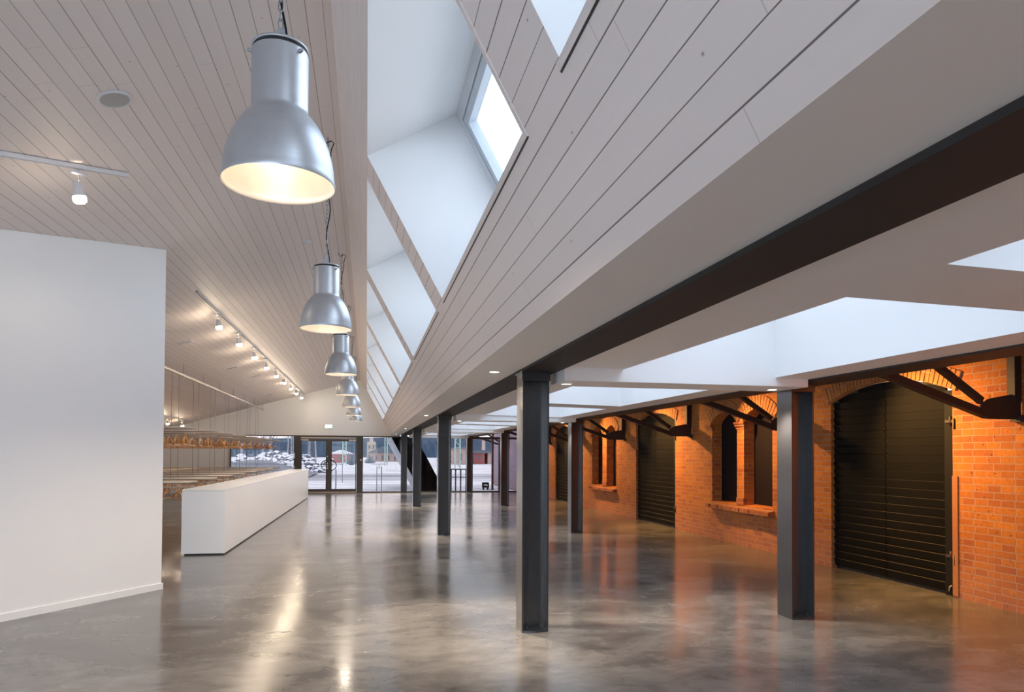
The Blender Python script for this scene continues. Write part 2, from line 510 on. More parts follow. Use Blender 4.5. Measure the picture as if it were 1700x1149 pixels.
# soffit with the flat roof-light wells
WX0, WX1 = 2.25, 3.76
FW = [(-1.0,2.36),(2.96,5.95),(6.45,10.05),(10.7,13.45),(13.95,17.6),(18.2,21.0),(21.5,25.1),(25.7,28.5)]
mb = MB()
def fq(x0, x1, y0, y1):
    mb.poly([(x0,y0,soff(x0)),(x0,y1,soff(x0)),(x1,y1,soff(x1)),(x1,y0,soff(x1))])
fq(EX, 1.372, YF, YB+.1); fq(1.694, WX0, YF, YB+.1); fq(WX1, 4.11, YF, YB+.1)
ys = [YF]+[q for o in FW for q in o]+[YB+.1]
for i in range(0, len(ys), 2):
    fq(WX0, WX1, ys[i], ys[i+1])
struct(mb.build('ceiling_soffit', M['gypsum']), 'flat white plaster soffit over the column aisle')
for i, (y0, y1) in enumerate(FW):
    w = MB(); zt = 3.35
    z0, z1 = soff(WX0), soff(WX1)
    w.poly([(WX0,y0,z0),(WX1,y0,z1),(WX1,y0,zt),(WX0,y0,zt)]); w.poly([(WX1,y1,z1),(WX0,y1,z0),(WX0,y1,zt),(WX1,y1,zt)])
    w.poly([(WX0,y1,z0),(WX0,y0,z0),(WX0,y0,zt),(WX0,y1,zt)]); w.poly([(WX1,y0,z1),(WX1,y1,z1),(WX1,y1,zt),(WX1,y0,zt)])
    struct(w.build('ceiling_well.%03d' % (i+20), M['white_paint']))
    win = struct(empty('window_%d' % (i+11), ((WX0+WX1)/2, (y0+y1)/2, zt)))
    fr = MB(); hx, hy = (WX1-WX0)/2, (y1-y0)/2
    for (a0,a1,b0,b1) in ((-hx,hx,-hy,-hy+.07),(-hx,hx,hy-.07,hy),(-hx,-hx+.07,-hy+.07,hy-.07),(hx-.07,hx,-hy+.07,hy-.07)):
        fr.box(a0,a1,b0,b1,0,.06)
    fr.build('window_frame', M['frame_white'], win)
    MB().poly([(-hx+.06,-hy+.06,.04),(hx-.06,-hy+.06,.04),(hx-.06,hy-.06,.04),(-hx+.06,hy-.06,.04)]).build('pane', M['roof_glass'], win)

# cross beams (boxed in plaster)
CY = [-1.38 + 7.54*k for k in range(5)]      # Y of column fronts
CY = [-1.38, 6.16, 13.70, 21.24, 28.78]
for i, y in enumerate(CY):
    o = MB().box(1.700, 4.105, y-.22, y+.28 if i < 4 else YB, 2.25, 3.34).build('ceiling_crossbeam' if i == 0 else 'ceiling_crossbeam.%03d' % i, M['gypsum'], bevel=.004)
    struct(o)

# gable wall: white above the glazing, solid at the left
mb = MB()
prof = [(XL-.1,0),(-5.24,0),(-5.24,2.31),(1.37,2.31),(1.37,2.375),(EX,EZ),(RX,RZ),(XL-.1,zl(XL-.1))]
mb.prism(prof, 'y', YB, YB+.2)
struct(mb.build('wall_back', M['white_paint'], fix=True), 'white gable wall above the glazed entrance')
mb = MB(); mb.box(XL-.2, XL, 9.5, YB+.2, 0, zl(XL)+.1); mb.box(XL-.2, XL, YF, 9.5, 1.98, zl(XL)+.1); mb.box(XL-.2, XL, YF, 9.5, 0, .1)
struct(mb.build('wall_left', M['white_paint']))
win = struct(empty('window_42', (XL-.1, 2.4, .1)))  # unseen window band, added to bring daylight in from the left
q = MB()
for k in range(8):
    y = YF-2.4+.05+k*(9.5-YF-.1)/7
    q.box(-.04,.04,y-.04,y+.04,0,1.88)
q.build('window_frame', M['frame_brown'], win)
MB().poly([(0,YF-2.4,0),(0,9.5-2.4,0),(0,9.5-2.4,1.88),(0,YF-2.4,1.88)]).build('pane', M['glass'], win)
# front gable behind the camera; its unseen glazing is added for daylight
mb = MB()
mb.box(EX, XW+.1, YF-.14, YF-.04, 0, 3.3)
for x in (XL-.1, -6.2, -3.7, -1.3):
    mb.box(x, x+.10, YF-.14, YF-.04, 0, min(zl(x), zs(x)) if x < EX-.1 else 3.3)
mb.box(XL-.1, XW+.1, YF-.14, YF-.04, 2.27, 2.35)
mb.box(XL-.1, XW+.1, YF-.14, YF-.04, 0, .08)
struct(mb.build('wall_front', M['white_paint']), 'gable behind the camera with glazing added for daylight')
struct(MB().poly([(XL-.1,YF-.09,0),(EX,YF-.09,0),(EX,YF-.09,EZ),(RX,YF-.09,RZ),(XL-.1,YF-.09,zl(XL-.1))]).build('window_41', M['glass']))
struct(MB().box(XL, -5.24, YB-.015, YB, 0, .08).build('baseboard_back', M['white_paint']))

# free-standing partition, set at an angle, running up to the sloping ceiling
p1 = Vector((-2.335, 8.90, 0)); d = Vector((-.575, -.818, 0)).normalized()
p0 = p1 + d*5.6
back = Vector((d.y, -d.x, 0))
if back.y < 0: back = -back
T = .14
q = MB()
c4 = [p0, p1, p1+back*T, p0+back*T]
q.add([(p.x,p.y,0) for p in c4]+[(p.x,p.y,zl(p.x)-.002) for p in c4], [(3,2,1,0),(4,5,6,7),(0,1,5,4),(1,2,6,5),(2,3,7,6),(3,0,4,7)])
struct(q.build('wall_partition', M['white_paint'], fix=True), 'free-standing white partition rising to the ceiling at the left')
q = MB(); f = -back
c4 = [p0+f*.014, p1+f*.014-d*.014, p1-d*.014+back*T, p0+back*T]
c4 = [p0+f*.014, p1+f*.014-d*.014, p1-d*.014, p0]
q.add([(p.x,p.y,0) for p in c4]+[(p.x,p.y,.072) for p in c4], [(3,2,1,0),(4,5,6,7),(0,1,5,4),(1,2,6,5),(2,3,7,6),(3,0,4,7)])
struct(q.build('baseboard_partition', M['white_paint'], fix=True))

# ------------------------------------------------------------------ old brick wall with doors and blind windows
DOORS = [(6.81,8.95),(14.15,16.41),(21.95,24.0)]
WINS = [(10.44,11.33,11.57,12.50),(17.82,18.59,18.94,19.87)]
SP, CR = 2.36, 2.57            # springing and crown of the door arches
WS, WC, SILL = 2.20, 2.40, .72
TH = .42
def arc(y0, y1, zs_, zc, n=14):
    """points of a segmental arch from y0 to y1"""
    h = zc-zs_; hw = (y1-y0)/2; R = (hw*hw+h*h)/(2*h); cy = (y0+y1)/2; cz = zc-R
    a = math.asin(hw/R)
    return [(cy + R*math.sin(-a+2*a*i/n), cz + R*math.cos(-a+2*a*i/n)) for i in range(n+1)], cy, cz, R, a
TOP = 3.3
YE = 36.4                      # the wall runs on outside
holes = [(y0,y1,0.0,SP,CR) for y0,y1 in DOORS]
for a0,a1,b0,b1 in WINS:
    holes += [(a0,a1,SILL,WS,WC),(b0,b1,SILL,WS,WC)]
holes.sort()
mb = MB()
def pan(y0, y1, z0, z1):
    mb.box(XW, XW+TH, y0, y1, z0, z1)
y = YF
for (y0,y1,z0,zsp,zc) in holes:
    pan(y, y0, 0, TOP)
    if z0 > 0: pan(y0, y1, 0, z0)
    pts, *_ = arc(y0, y1, zsp, zc)
    n = len(pts)
    for i in range(n-1):
        (ya,za),(yb,zb) = pts[i], pts[i+1]
        mb.prism([(ya,za),(yb,zb),(yb,TOP),(ya,TOP)], 'x', XW, XW+TH)
    y = y1
pan(y, YB, 0, TOP)
struct(mb.build('wall_right', M['brick'], fix=True), 'old orange-red brick warehouse wall along the aisle')
struct(MB().box(XW, XW+TH, YB, YE, 0, TOP).build('wall_outside', M['brick_daylit']), 'outdoor run of the brick wall beyond the glazing, coloured for daylight')

def voussoirs(y0, y1, zsp, zc, th, name, n):
    pts, cy, cz, R, a = arc(y0, y1, zsp, zc)
    a2 = a*1.04
    v = MB()
    R1 = R+th
    for i in range(n):
        t0 = -a2 + 2*a2*i/n; t1 = -a2 + 2*a2*(i+1)/n; g = .10*(t1-t0)
        t0 += g; t1 -= g
        split = random.random()
        parts = [(R+.001, R1)] if split < .55 else [(R+.001, R+th*.48),(R+th*.54, R1)]
        if split > .85: parts = [(R+.001, R+th*.25),(R+th*.31, R1)]
        for ra, rb in parts:
            pr = [(cy+ra*math.sin(t0), cz+ra*math.cos(t0)),(cy+ra*math.sin(t1), cz+ra*math.cos(t1)),(cy+rb*math.sin(t1), cz+rb*math.cos(t1)),(cy+rb*math.sin(t0), cz+rb*math.cos(t0))]
            v.prism(pr, 'x', XW-.020-random.random()*.005, XW+.03)
    o = struct(v.build(name, M['voussoir'], fix=True))
    bm_ = MB(); k = 20
    for i in range(k):
        t0 = -a2 + 2*a2*i/k; t1 = -a2+2*a2*(i+1)/k
        pr = [(cy+r*math.sin(t), cz+r*math.cos(t)) for r, t in ((R+.002,t0),(R+.002,t1),(R1,t1),(R1,t0))]
        bm_.prism(pr, 'x', XW-.012, XW+.02)
    bm_.build('mortar_bed', M['mortar'], o, fix=True)
for i, (y0, y1) in enumerate(DOORS):
    voussoirs(y0-.02, y1+.02, SP, CR, .23, 'trim_%d' % (41+i), 34)
k = 0
for a0,a1,b0,b1 in WINS:
    for (y0,y1) in ((a0-.02,a1+.02),(b0-.02,b1+.02)):
        voussoirs(y0, y1, WS, WC, .24, 'trim_%d' % (51+k), 15); k += 1

# plank doors: two clapboarded leaves, post with strap hinges
def plank_leaf(y0, y1, name, parent, arcp):
    """overlapping boards; arcp = function giving the arched top at y"""
    q = MB(); x = XW+.055; n = 24; zb = .035; pitch = (CR-zb)/n
    for i in range(n):
        z0 = zb+i*pitch; z1 = z0+pitch-.004
        segs = 10
        for s in range(segs):
            ya = y0+(y1-y0)*s/segs; yb = y0+(y1-y0)*(s+1)/segs
            ta, tb = arcp(ya)-.01, arcp(yb)-.01
            if z0 > max(ta, tb)-.01: continue
            za, zbb = min(z1, ta), min(z1, tb)
            za = max(za, z0+.001); zbb = max(zbb, z0+.001)
            top_ = z1 >= min(ta,tb)-.001
            # every board leans out to its top edge, which leaves a narrow ledge under the next board
            P = [(x+.008,ya,z0),(x+.008,yb,z0),(x+.03,yb,z0),(x+.03,ya,z0),(x-.018,ya,za),(x-.018,yb,zbb),(x+.03,yb,zbb),(x+.03,ya,za)]
            fs = [(3,2,1,0),(0,1,5,4),(4,5,6,7)]
            if s == 0: fs.append((3,0,4,7))
            if s == segs-1: fs.append((1,2,6,5))
            q.add(P, fs)
    # level board edges are paler: wear plus the light they catch, painted in
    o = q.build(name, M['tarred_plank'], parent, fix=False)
    o.data.materials.append(M['worn_lit_edge'])
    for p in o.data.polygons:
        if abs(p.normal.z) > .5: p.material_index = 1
    return o
for i, (y0, y1) in enumerate(DOORS):
    D = struct(empty('door_%d' % (i+2), (0,0,0)), ['wide black plank double door, the one nearest the camera in the brick wall','black plank double door second along the brick wall','black plank double door farthest along the brick wall'][i])
    pts, cy, cz, R, a = arc(y0, y1, SP, CR)
    top = lambda yy: cz + math.sqrt(max(R*R-(yy-cy)**2, 0))
    post = .15
    mid = y0+post+(y1-y0-post)*.485
    plank_leaf(y0+post, mid-.006, 'door_leaf', D, top)
    plank_leaf(mid+.006, y1-.005, 'door_leaf', D, top)
    MB().box(XW+.03, XW+.14, y0+.004, y0+post-.004, .0, top(y0+.02)-.004).build('door_post', M['black_rubber'], D)
    MB().box(XW+.09, XW+.12, y0+post, y1-.002, .0, SP).build('door_backing', M['black'], D)
    for hz in (.45, 2.0):
        h = MB()
        h.tube([(XW+.02,y0+.05,hz-.05),(XW+.02,y0+.05,hz+.06)], .014, 8)
        h.box(XW+.012, XW+.028, y0-.035, y0+.12, hz-.012, hz+.02)
        h.tube([(XW-.004,y0-.028,hz-.09),(XW-.004,y0-.028,hz+.03)], .010, 8)
        h.build('hinge', M['rust_steel'], D)
    if i == 0:
        MB().box(XW-.012, XW+.02, y0-.075, y0-.002, .02, 1.38).build('corner_guard', M['guard_red'], D)
        q = MB(); q.tube([(XW+.028,y0+.09,.05),(XW+.02,y0+.075,.10),(XW+.02,y0+.045,.12)], .008, 6); q.build('door_hook', M['brass'], D)

# blind windows: dark boards, brick pier with capital, brick sill
for i, (a0,a1,b0,b1) in enumerate(WINS):
    W = struct(empty('window_%d' % (i+21), (0,0,0)), ['bricked pair of arched blind windows nearest the camera','bricked pair of arched blind windows farther along the brick wall'][i])
    for (y0,y1) in ((a0,a1),(b0,b1)):
        pts, cy, cz, R, a = arc(y0+.002, y1-.002, WS, WC-.004)
        pr = [(y0+.002,SILL)] + pts + [(y1-.002,SILL)]
        MB().prism(pr, 'x', XW+.20, XW+.24).build('blind_panel', M['dark_panel'], W, fix=True)
    c = MB()
    for j, (dz, ex) in enumerate(((0,.012),(.045,.03),(.09,.045))):
        c.box(XW-ex, XW+.06, a1-.01-ex, b0+.01+ex, WS-.13+dz, WS-.13+dz+.04)
    c.box(XW-.015, XW+.06, a1-.005, b0+.005, SILL, SILL+.12)
    c.build('pier_capital', M['brick_dark'], W)
    c = MB()
    for j, (dz, ex) in enumerate(((0,.012),(.045,.03))):
        c.box(XW-ex, XW+.06, b1-.002, b1+.24, WS-.10+dz, WS-.10+dz+.04)
    c.build('impost', M['brick_dark'], W)
    s = MB(); n = 28
    for j in range(n):
        y0 = a0-.06 + (b1-a0+.12)*j/n; y1 = a0-.06+(b1-a0+.12)*(j+1)/n-.008
        t = random.random()*.02
        s.add([(XW-.11-t,y0,.60),(XW-.11-t,y1,.60),(XW+.2,y1,.64),(XW+.2,y0,.64),(XW-.105-t,y0,.665),(XW-.105-t,y1,.665),(XW+.2,y1,.735),(XW+.2,y0,.735)],
              [(3,2,1,0),(4,5,6,7),(0,1,5,4),(1,2,6,5),(2,3,7,6),(3,0,4,7)])
    s.build('window_sill', M['brick_dark'], W)

# boarding under the old eaves between roof beam and brick wall (dark, mostly hidden)
struct(MB().box(4.12, 7.0, YF, YB-.02, 2.98, 3.06).build('ceiling_eaves', M['eaves_wood']))

# ------------------------------------------------------------------ steel frame
def ibeam_parts(w, h, fl, wb, y0, y1, x, z, name, label):
    """I-section lying along Y, bottom flange at z"""
    e = empty(name, (x+w/2, (y0+y1)/2, z)); L = (y1-y0)/2
    tag(e, label, 'steel beam')
    MB().box(-w/2, w/2, -L, L, 0, fl).build('flange', M['beam_paint'], e)
    MB().box(-w/2, w/2, -L, L, h-fl, h).build('flange', M['beam_paint'], e)
    MB().box(-wb/2, wb/2, -L, L, fl, h-fl).build('web', M['beam_paint'], e)
    return e
ibeam_parts(.32, .30, .030, .02, YF+.01, YB-.12, 1.373, 2.35, 'steel_beam', 'dark steel beam under the soffit carried by the inner row of columns')
ibeam_parts(.38, .30, .030, .02, YF+.01, YB-.12, 4.112, 2.31, 'steel_beam', 'dark steel beam beside the brick wall carried by the outer row of columns')

def make_column(x, y, top, name='steel_column'):
    e = empty(name, (x, y, 0)); w, d = .246, .25
    MB().box(.0, .016, 0, d, .018, top-.018).build('flange', M['steel_paint'], e)
    MB().box(w-.016, w, 0, d, .018, top-.018).build('flange', M['steel_paint'], e)
    MB().box(.016, w-.016, d/2-.006, d/2+.006, .018, top-.018).build('web', M['steel_paint'], e)
    q = MB(); q.prism([(0,.0),(w*.45,-.018),(w,.0),(w,d),(0,d)], 'z', 0, .018); bp = q.build('base_plate', M['steel_paint'], e, fix=True)
    MB().box(-.012, w+.012, -.012, d+.012, top-.018, top).build('cap_plate', M['steel_paint'], e)
    MB().box(-.008, w+.008, -.010, .0, top-.085, top-.018).build('splice_plate', M['steel_paint'], e)
    for sx in (.06, w-.06):
        MB().lathe([(.016,0),(.016,.014),(.010,.016),(.010,.03)], (sx,.045,.018), 6, smooth=False, cap1=True).build('bolt', M['steel_paint'], bp)
    return e
colA = make_column(1.375, CY[1], 2.35)
colB = make_column(4.074, CY[1], 2.31)
LA = ['thick dark steel H column standing nearest the middle of the hall floor', 'second dark steel H column of the inner row', 'third dark steel H column of the inner row', 'farthest inner-row steel column, close to the glazed gable']
LB = ['dark steel H column with a lit pale flange beside the nearest brick-wall door', 'second dark steel H column of the outer row by the brick wall', 'third dark steel H column of the outer row by the brick wall', 'farthest outer-row steel column, close to the glazed gable']
for k in range(4):
    a = colA if k == 0 else copy_tree(colA); a.location = (1.375, CY[k+1], 0)
    b = colB if k == 0 else copy_tree(colB); b.location = (4.074, CY[k+1], 0)
    tag(a, LA[k], 'column', 'inner row of steel columns'); tag(b, LB[k], 'column', 'outer row of steel columns')

# canopy brackets on the brick wall
def make_bracket():
    e = empty('canopy_bracket', (XW, 0, 2.0))
    m_ = M['rust_steel']
    def bar(name, a, b, w, t, lip):
        """angle bar in the XZ plane from a to b"""
        q = MB(); A = Vector((a[0]-XW,0,a[1]-2.0)); B = Vector((b[0]-XW,0,b[1]-2.0))
        d_ = (B-A).normalized(); n_ = Vector((-d_.z,0,d_.x))
        if n_.z < 0: n_ = -n_
        for (o0,o1,y0,y1) in ((0,w,-t/2,t/2),(0,t,-lip/2,lip/2)):
            c = [A+n_*o0, B+n_*o0, B+n_*o1, A+n_*o1]
            q.add([(p.x,y0,p.z) for p in c]+[(p.x,y1,p.z) for p in c], [(0,1,2,3),(7,6,5,4),(0,4,5,1),(1,5,6,2),(2,6,7,3),(3,7,4,0)])
        return q.build(name, m_, e, fix=True)
    bar('lower_strut', (6.12,1.985), (4.60,2.475), .085, .014, .085)
    bar('upper_strut', (6.06,2.13), (5.05,2.79), .075, .014, .07)
    q = MB(); q.prism([(-.50,-.005),(-.42,-.02),(-.01,-.02),(-.01,.24),(-.12,.235),(-.40,.185),(-.50,.12)], 'y', -.010, .010); q.build('gusset_plate', m_, e, fix=True)
    MB().box(-.125, -.105, -.045, .045, .16, .97).build('wall_post', m_, e)
    q = MB(); q.box(-.115, .0, -.008, .008, .16, .97); q.build('post_web', m_, e)
    q = MB(); q.box(-.06, .0, -.07, .07, -.045, .02); q.build('anchor_shoe', m_, e)
    return e
br = make_bracket()
BY = [5.95, 9.70, 13.38, 17.13, 20.9, 24.6, 32.2]
LBR = ['rusty canopy bracket on the brick wall right of the nearest plank door', 'rusty canopy bracket over the nearest blind window pair, partly behind a column', 'rusty canopy bracket between the nearest blind windows and the second plank door',
       'rusty canopy bracket just beyond the second plank door', 'rusty canopy bracket beyond the farther blind windows', 'rusty canopy bracket by the farthest plank door', 'rusty canopy bracket on the wall outside the glazing']
for k, y in enumerate(BY):
    o = br if k == 0 else copy_tree(br)
    o.location = (XW, y, 2.0)
    tag(o, LBR[k], 'bracket', 'canopy brackets on the brick wall')

# ------------------------------------------------------------------ glazed gable
GY0, GY1 = YB-.04, YB+.06
fb = M['frame_brown']
def gwin(idx, x0, x1, z0, z1, label=None):
    e = struct(empty('window_%d' % idx, ((x0+x1)/2, YB, z0)), label)
    w = (x1-x0)/2; h = z1-z0; t = .045
    q = MB()
    q.box(-w, w, -.05, .05, 0, t); q.box(-w, w, -.05, .05, h-t, h)
    q.box(-w, -w+t, -.05, .05, t, h-t); q.box(w-t, w, -.05, .05, t, h-t)
    q.build('window_frame', fb, e)
    MB().box(-w+t, w-t, -.004, .004, t, h-t).build('pane', M['dimming_glass'], e)
    return e
gwin(31, -5.24, -2.79, 0, 2.31, 'tall window of the glazed gable left of the entrance doors')
gwin(32, -.18, 1.49, 0, 2.31, 'tall window of the glazed gable right of the entrance doors')
gwin(33, 1.49, 4.14, 0, 2.31, 'glazed bay between the two rows of columns')
gwin(34, 4.14, 5.52, 0, 2.27, 'glazed bay beside the outer row of columns')
gwin(35, 5.52, XW, 0, 2.27, 'glazed bay next to the brick wall')
gwin(36, 4.14, XW, 2.27, 3.0, 'low clerestory pane over the glazed bays')
# entrance doors
D = struct(empty('door_1', (-1.48, YB, 0)), 'brown framed glazed double entrance door with round handles')
ox = 1.48
q = MB()
q.box(-2.79+ox, -2.58+ox, -.06, .06, 0, 2.31); q.box(-.39+ox, -.18+ox, -.06, .06, 0, 2.31)
q.box(-2.58+ox, -.39+ox, -.06, .06, 2.17, 2.31); q.box(-2.58+ox, -.39+ox, -.07, .07, 0, .02)
q.build('door_frame', fb, D)
for sgn, x0, x1, hx in ((0, -2.575, -1.4803, -1.60), (1, -1.4797, -.395, -1.36)):
    lf = MB(); t = .10
    xl, xr = x0+ox, x1+ox
    a = .04 if sgn == 0 else .115
    b = .115 if sgn == 0 else .04
    lf.box(xl, xl+a, -.035, .035, .025, 2.165); lf.box(xr-b, xr, -.035, .035, .025, 2.165)
    lf.box(xl+a, xr-b, -.035, .035, .025, .155); lf.box(xl+a, xr-b, -.035, .035, 2.08, 2.165)
    leaf = lf.build('door_leaf', fb, D)
    MB().box(xl+a, xr-b, -.004, .004, .155, 2.08).build('pane', M['dimming_glass'], leaf)
    # half-ring pull
    R_ = .205; c0 = (hx + (.04 if sgn == 0 else -.04)) + ox
    sg = -1 if sgn == 0 else 1
    pts = [(c0 + sg*R_*1.05*math.sin(PI*k/18), -.075, 1.11+R_*math.cos(PI*k/18)) for k in range(19)]
    h = MB(); h.tube([(c0+sg*.0,-.035,1.11+R_)]+pts+[(c0,-.035,1.11-R_)], .017, 8); h.build('door_handle', M['black'], leaf)
    cx0 = xl+.02 if sgn == 0 else xr-.30
    MB().box(cx0, cx0+.28, -.085, -.036, 2.10, 2.145).build('door_closer', M['brass'], leaf)
    if sgn == 0:
        for zz in (1.19, 1.10, 1.00):
            MB().lathe([(.022,0),(.022,.012)], (0,0,0), 14, cap1=True).xf(Matrix.Translation((xr-.055,-.036,zz)) @ Matrix.Rotation(PI/2,4,'X')).build('lock', M['steel_satin'], leaf)
        MB().lathe([(.025,0),(.025,.012)], (0,0,0), 14, cap1=True).xf(Matrix.Translation((xr-.055,-.036,1.47)) @ Matrix.Rotation(PI/2,4,'X')).build('lock', M['brass'], leaf)
MB().box(-2.56+ox, -.42+ox, -.075, -.06, 2.20, 2.235).build('head_strip', M['brass'], D)
MB().box(-2.56+ox, -.42+ox, -.075, -.06, .02, .045).build('threshold_strip', M['brass'], D)
tag(MB().box(-2.845, -2.79, YB-.085, YB-.05, 1.38, 1.60).build('switch_box', M['sign_white']), 'small pale switch box on the frame left of the entrance doors', 'switch')
tag(MB().box(-2.83, -2.79, YB-.085, YB-.05, 1.00, 1.09).build('push_button', M['sign_white']), 'small white push button low on the frame left of the entrance doors', 'switch')  # push button fixed to the door frame
q = MB().lathe([(.035,0),(.035,.02)], (0,0,0), 16, cap1=True).xf(Matrix.Translation((-.22,YB-.061,1.33)) @ Matrix.Rotation(PI/2,4,'X'))
tag(q.build('alarm_button', M['brass']), 'small round button on the frame right of the entrance doors', 'button')
# exit sign with the running figure
e = empty('exit_sign', (-1.49, YB-.06, 2.60)); tag(e, 'lit white and green exit sign on the gable wall above the doors', 'exit sign')
MB().box(-.15, .13, 0, .058, -.0, .15).build('sign_case', M['sign_white'], e)
face = MB().box(-.14, .12, -.006, 0, .01, .14).build('sign_face', M['exit_face'], e)
q = MB()
q.box(-.13,-.02,-.008,-.006,.02,.03); q.box(.04,.09,-.008,-.006,.02,.12)
q.lathe([(.010,0),(.010,.002)], (0,0,0), 10, cap1=True)
q2 = MB(); q2.box(-.05,.11,-.008,-.006,.012,.026); q2.box(.05,.10,-.008,-.006,.03,.11)
q2.build('sign_symbol', M['exit_green'], face)

# ------------------------------------------------------------------ lighting helpers
def light(kind, name, loc, energy, col, parent=None, size=.05, target=None, angle=None, blend=.5):
    L = bpy.data.lights.new(name, kind); L.energy = energy; L.color = col
    L.shadow_soft_size = size
    if kind == 'SPOT':
        L.spot_size = angle; L.spot_blend = blend
    o = bpy.data.objects.new(name, L); COL.objects.link(o)
    if parent: o.parent = parent
    o.location = loc
    if target is not None:
        dv = Vector(target)-Vector(loc)
        o.rotation_euler = dv.to_track_quat('-Z','Y').to_euler()
    return o
WARM = (1, .80, .58); WARM2 = (1, .84, .66); AMBER = (1, .53, .16)

# ------------------------------------------------------------------ pendant lamps
LZ = 2.757
def make_pendant():
    e = empty('pendant_lamp', (0,0,LZ))
    R_, H_ = .230, .345
    n = 18; tmax = math.acos(.128/R_)
    pr = [(R_*math.cos(tmax*k/n), H_*math.sin(tmax*k/n)) for k in range(n+1)]
    out_ = [(R_+.004, -.006), (R_+.006, .002)] + [(r+.002, z+.004) for r, z in pr[1:]] + [(.122,.300),(.1195,.312)]
    MB().lathe(out_, n=56).build('shade', M['lamp_metal'], e)
    inn = [(R_+.004, -.006), (R_-.003, -.002)] + [(r-.004, z-.004) for r, z in pr[1:]] + [(.05,.305),(.0,.306)]
    o = MB().lathe(inn, n=56); o.f = [f[::-1] for f in o.f]; refl = o.build('reflector', M['lamp_inside'], e)
    hous = MB().lathe([(.1195,.306),(.118,.32),(.1185,.555),(.117,.563)], n=48).build('housing', M['lamp_metal'], e)
    MB().lathe([(.105,.560),(.113,.562),(.113,.580),(.100,.582)], n=48).build('gasket', M['black'], hous)
    MB().lathe([(.100,.578),(.117,.578),(.119,.583),(.116,.590),(.06,.604),(.0,.606)], n=48).build('cap', M['lamp_metal'], e)
    for k in range(3):
        a = -PI/2+.85 + k*2*PI/3
        q = MB().lathe([(.009,0),(.009,.006),(.006,.008),(.006,.016),(.0,.016)], (0,0,0), 8).xf(Matrix.Translation((.118*math.cos(a),.118*math.sin(a),.545)) @ Matrix.Rotation(a,4,'Z') @ Matrix.Rotation(PI/2,4,'Y'))
        q.build('screw', M['galv_dull'], hous)
    q = MB(); q.prism([(-.03,.60),(.012,.60),(.018,.655),(.016,.675),(-.006,.675),(-.03,.63)], 'y', -.012, .012); q.build('hook_bracket', M['galv_dull'], e, fix=True)
    # chain up to the ceiling hook
    top = zl(-.379) - LZ - .03
    ch = MB(); z = .668; k = 0
    while z < top:
        pts = []
        for j in range(12):
            a = 2*PI*j/12
            u, w = .0095*math.cos(a), .021*math.sin(a)+ (.006 if math.sin(a) > 0 else -.006)
            pts.append((u, 0, z+.027+w) if k % 2 == 0 else (0, u, z+.027+w))
        ch.tube(pts, .0032, 5, closed=True)
        z += .040; k += 1
    ch.build('chain', M['chain_steel'], e)
    cd = []
    for j in range(60):
        t = j/59; zz = .60 + (top-.12-.60)*t
        cd.append((.016*math.cos(t*13)+.012, -.010+.014*math.sin(t*13), zz))
    cd += [(.035,-.01,top-.08),(.055,0,top-.02),(.03,.0,top+.0),(-.02,.0,top-.03),(-.045,0,top-.01),(-.04,.0,top+.03)]
    MB().tube([(.022,-.012,.596)]+cd, .0048, 6).build('cord', M['black_rubber'], e)
    MB().tube([(0,0,top-.02),(.012,0,top-.005),(0,0,top+.012),(0,0,top+.032)], .004, 6).build('ceiling_hook', M['chain_steel'], e)
    MB().lathe([(.0,.10),(.03,.105),(.042,.13),(.040,.17),(.022,.21),(.022,.30)], n=20).build('bulb', M['bulb'], refl)
    return e
LY = [3.138, 6.72, 10.55, 14.25, 17.95, 21.7, 25.45]
LP = ['largest and nearest of the bell-shaped metal pendant lamps, hanging high beside the roof-lights', 'second bell-shaped metal pendant lamp back from the camera', 'third bell-shaped metal pendant lamp back from the camera', 'fourth bell-shaped metal pendant lamp in the receding row',
      'fifth bell-shaped metal pendant lamp in the receding row', 'sixth bell-shaped metal pendant lamp, second from the gable wall', 'smallest-looking bell pendant lamp, the last before the gable wall']
pend = make_pendant()
for k, y in enumerate(LY):
    o = pend if k == 0 else copy_tree(pend)
    o.location = (-.379, y, LZ)
    tag(o, LP[k], 'pendant lamp', 'metal pendant lamps along the ridge')
for k, y in enumerate(LY):
    light('POINT', 'pendant_light', (-.379, y, LZ+.15), .25, WARM2, size=.04)
    light('SPOT', 'pendant_beam', (-.379, y, LZ+.03), 60, WARM2, size=.06, target=(-.378, y, 0), angle=math.radians(155), blend=.6)
light('SPOT', 'pendant_beam', (-.379, -.6, LZ+.03), 60, WARM2, size=.06, target=(-.378, -.6, 0), angle=math.radians(155), blend=.6)

# ------------------------------------------------------------------ track lights
def rail(name, a, b, label, zoff=.0):
    A, B = Vector(a), Vector(b); L = (B-A).length
    e = empty(name, A)
    e.rotation_euler = (B-A).to_track_quat('Y','Z').to_euler()
    tag(e, label, 'track rail')
    q = MB(); q.box(-.020,-.008,0,L,-.034,0); q.box(.008,.020,0,L,-.034,0); q.box(-.008,.008,0,L,-.010,0)
    tp = q.build('track_profile', M['track_white'], e)
    MB().box(-.008,.008,.004,L-.004,-.020,-.0105).build('conductor_groove', M['black'], tp)
    MB().box(-.021,.021,-.012,0,-.035,0).build('end_cap', M['track_white'], e)
    return e
def roofp(x, y, dz=0): return (x, y, zl(x)+dz)
dr = Vector((.656,.764))
rail('track_rail', roofp(-3.9, 4.608, -.003), roofp(-2.09, 6.716, -.003), 'short white track rail on the ceiling in front of the partition')
rail('track_rail', roofp(-2.44, 28.75, -.003), roofp(-2.44, 10.9, -.003), 'long white track rail on the ceiling slope above the counter')
rail('track_rail', roofp(-6.47, 28.85, -.003), roofp(-6.47, 14.0, -.003), 'white track rail low on the ceiling slope above the coat racks')
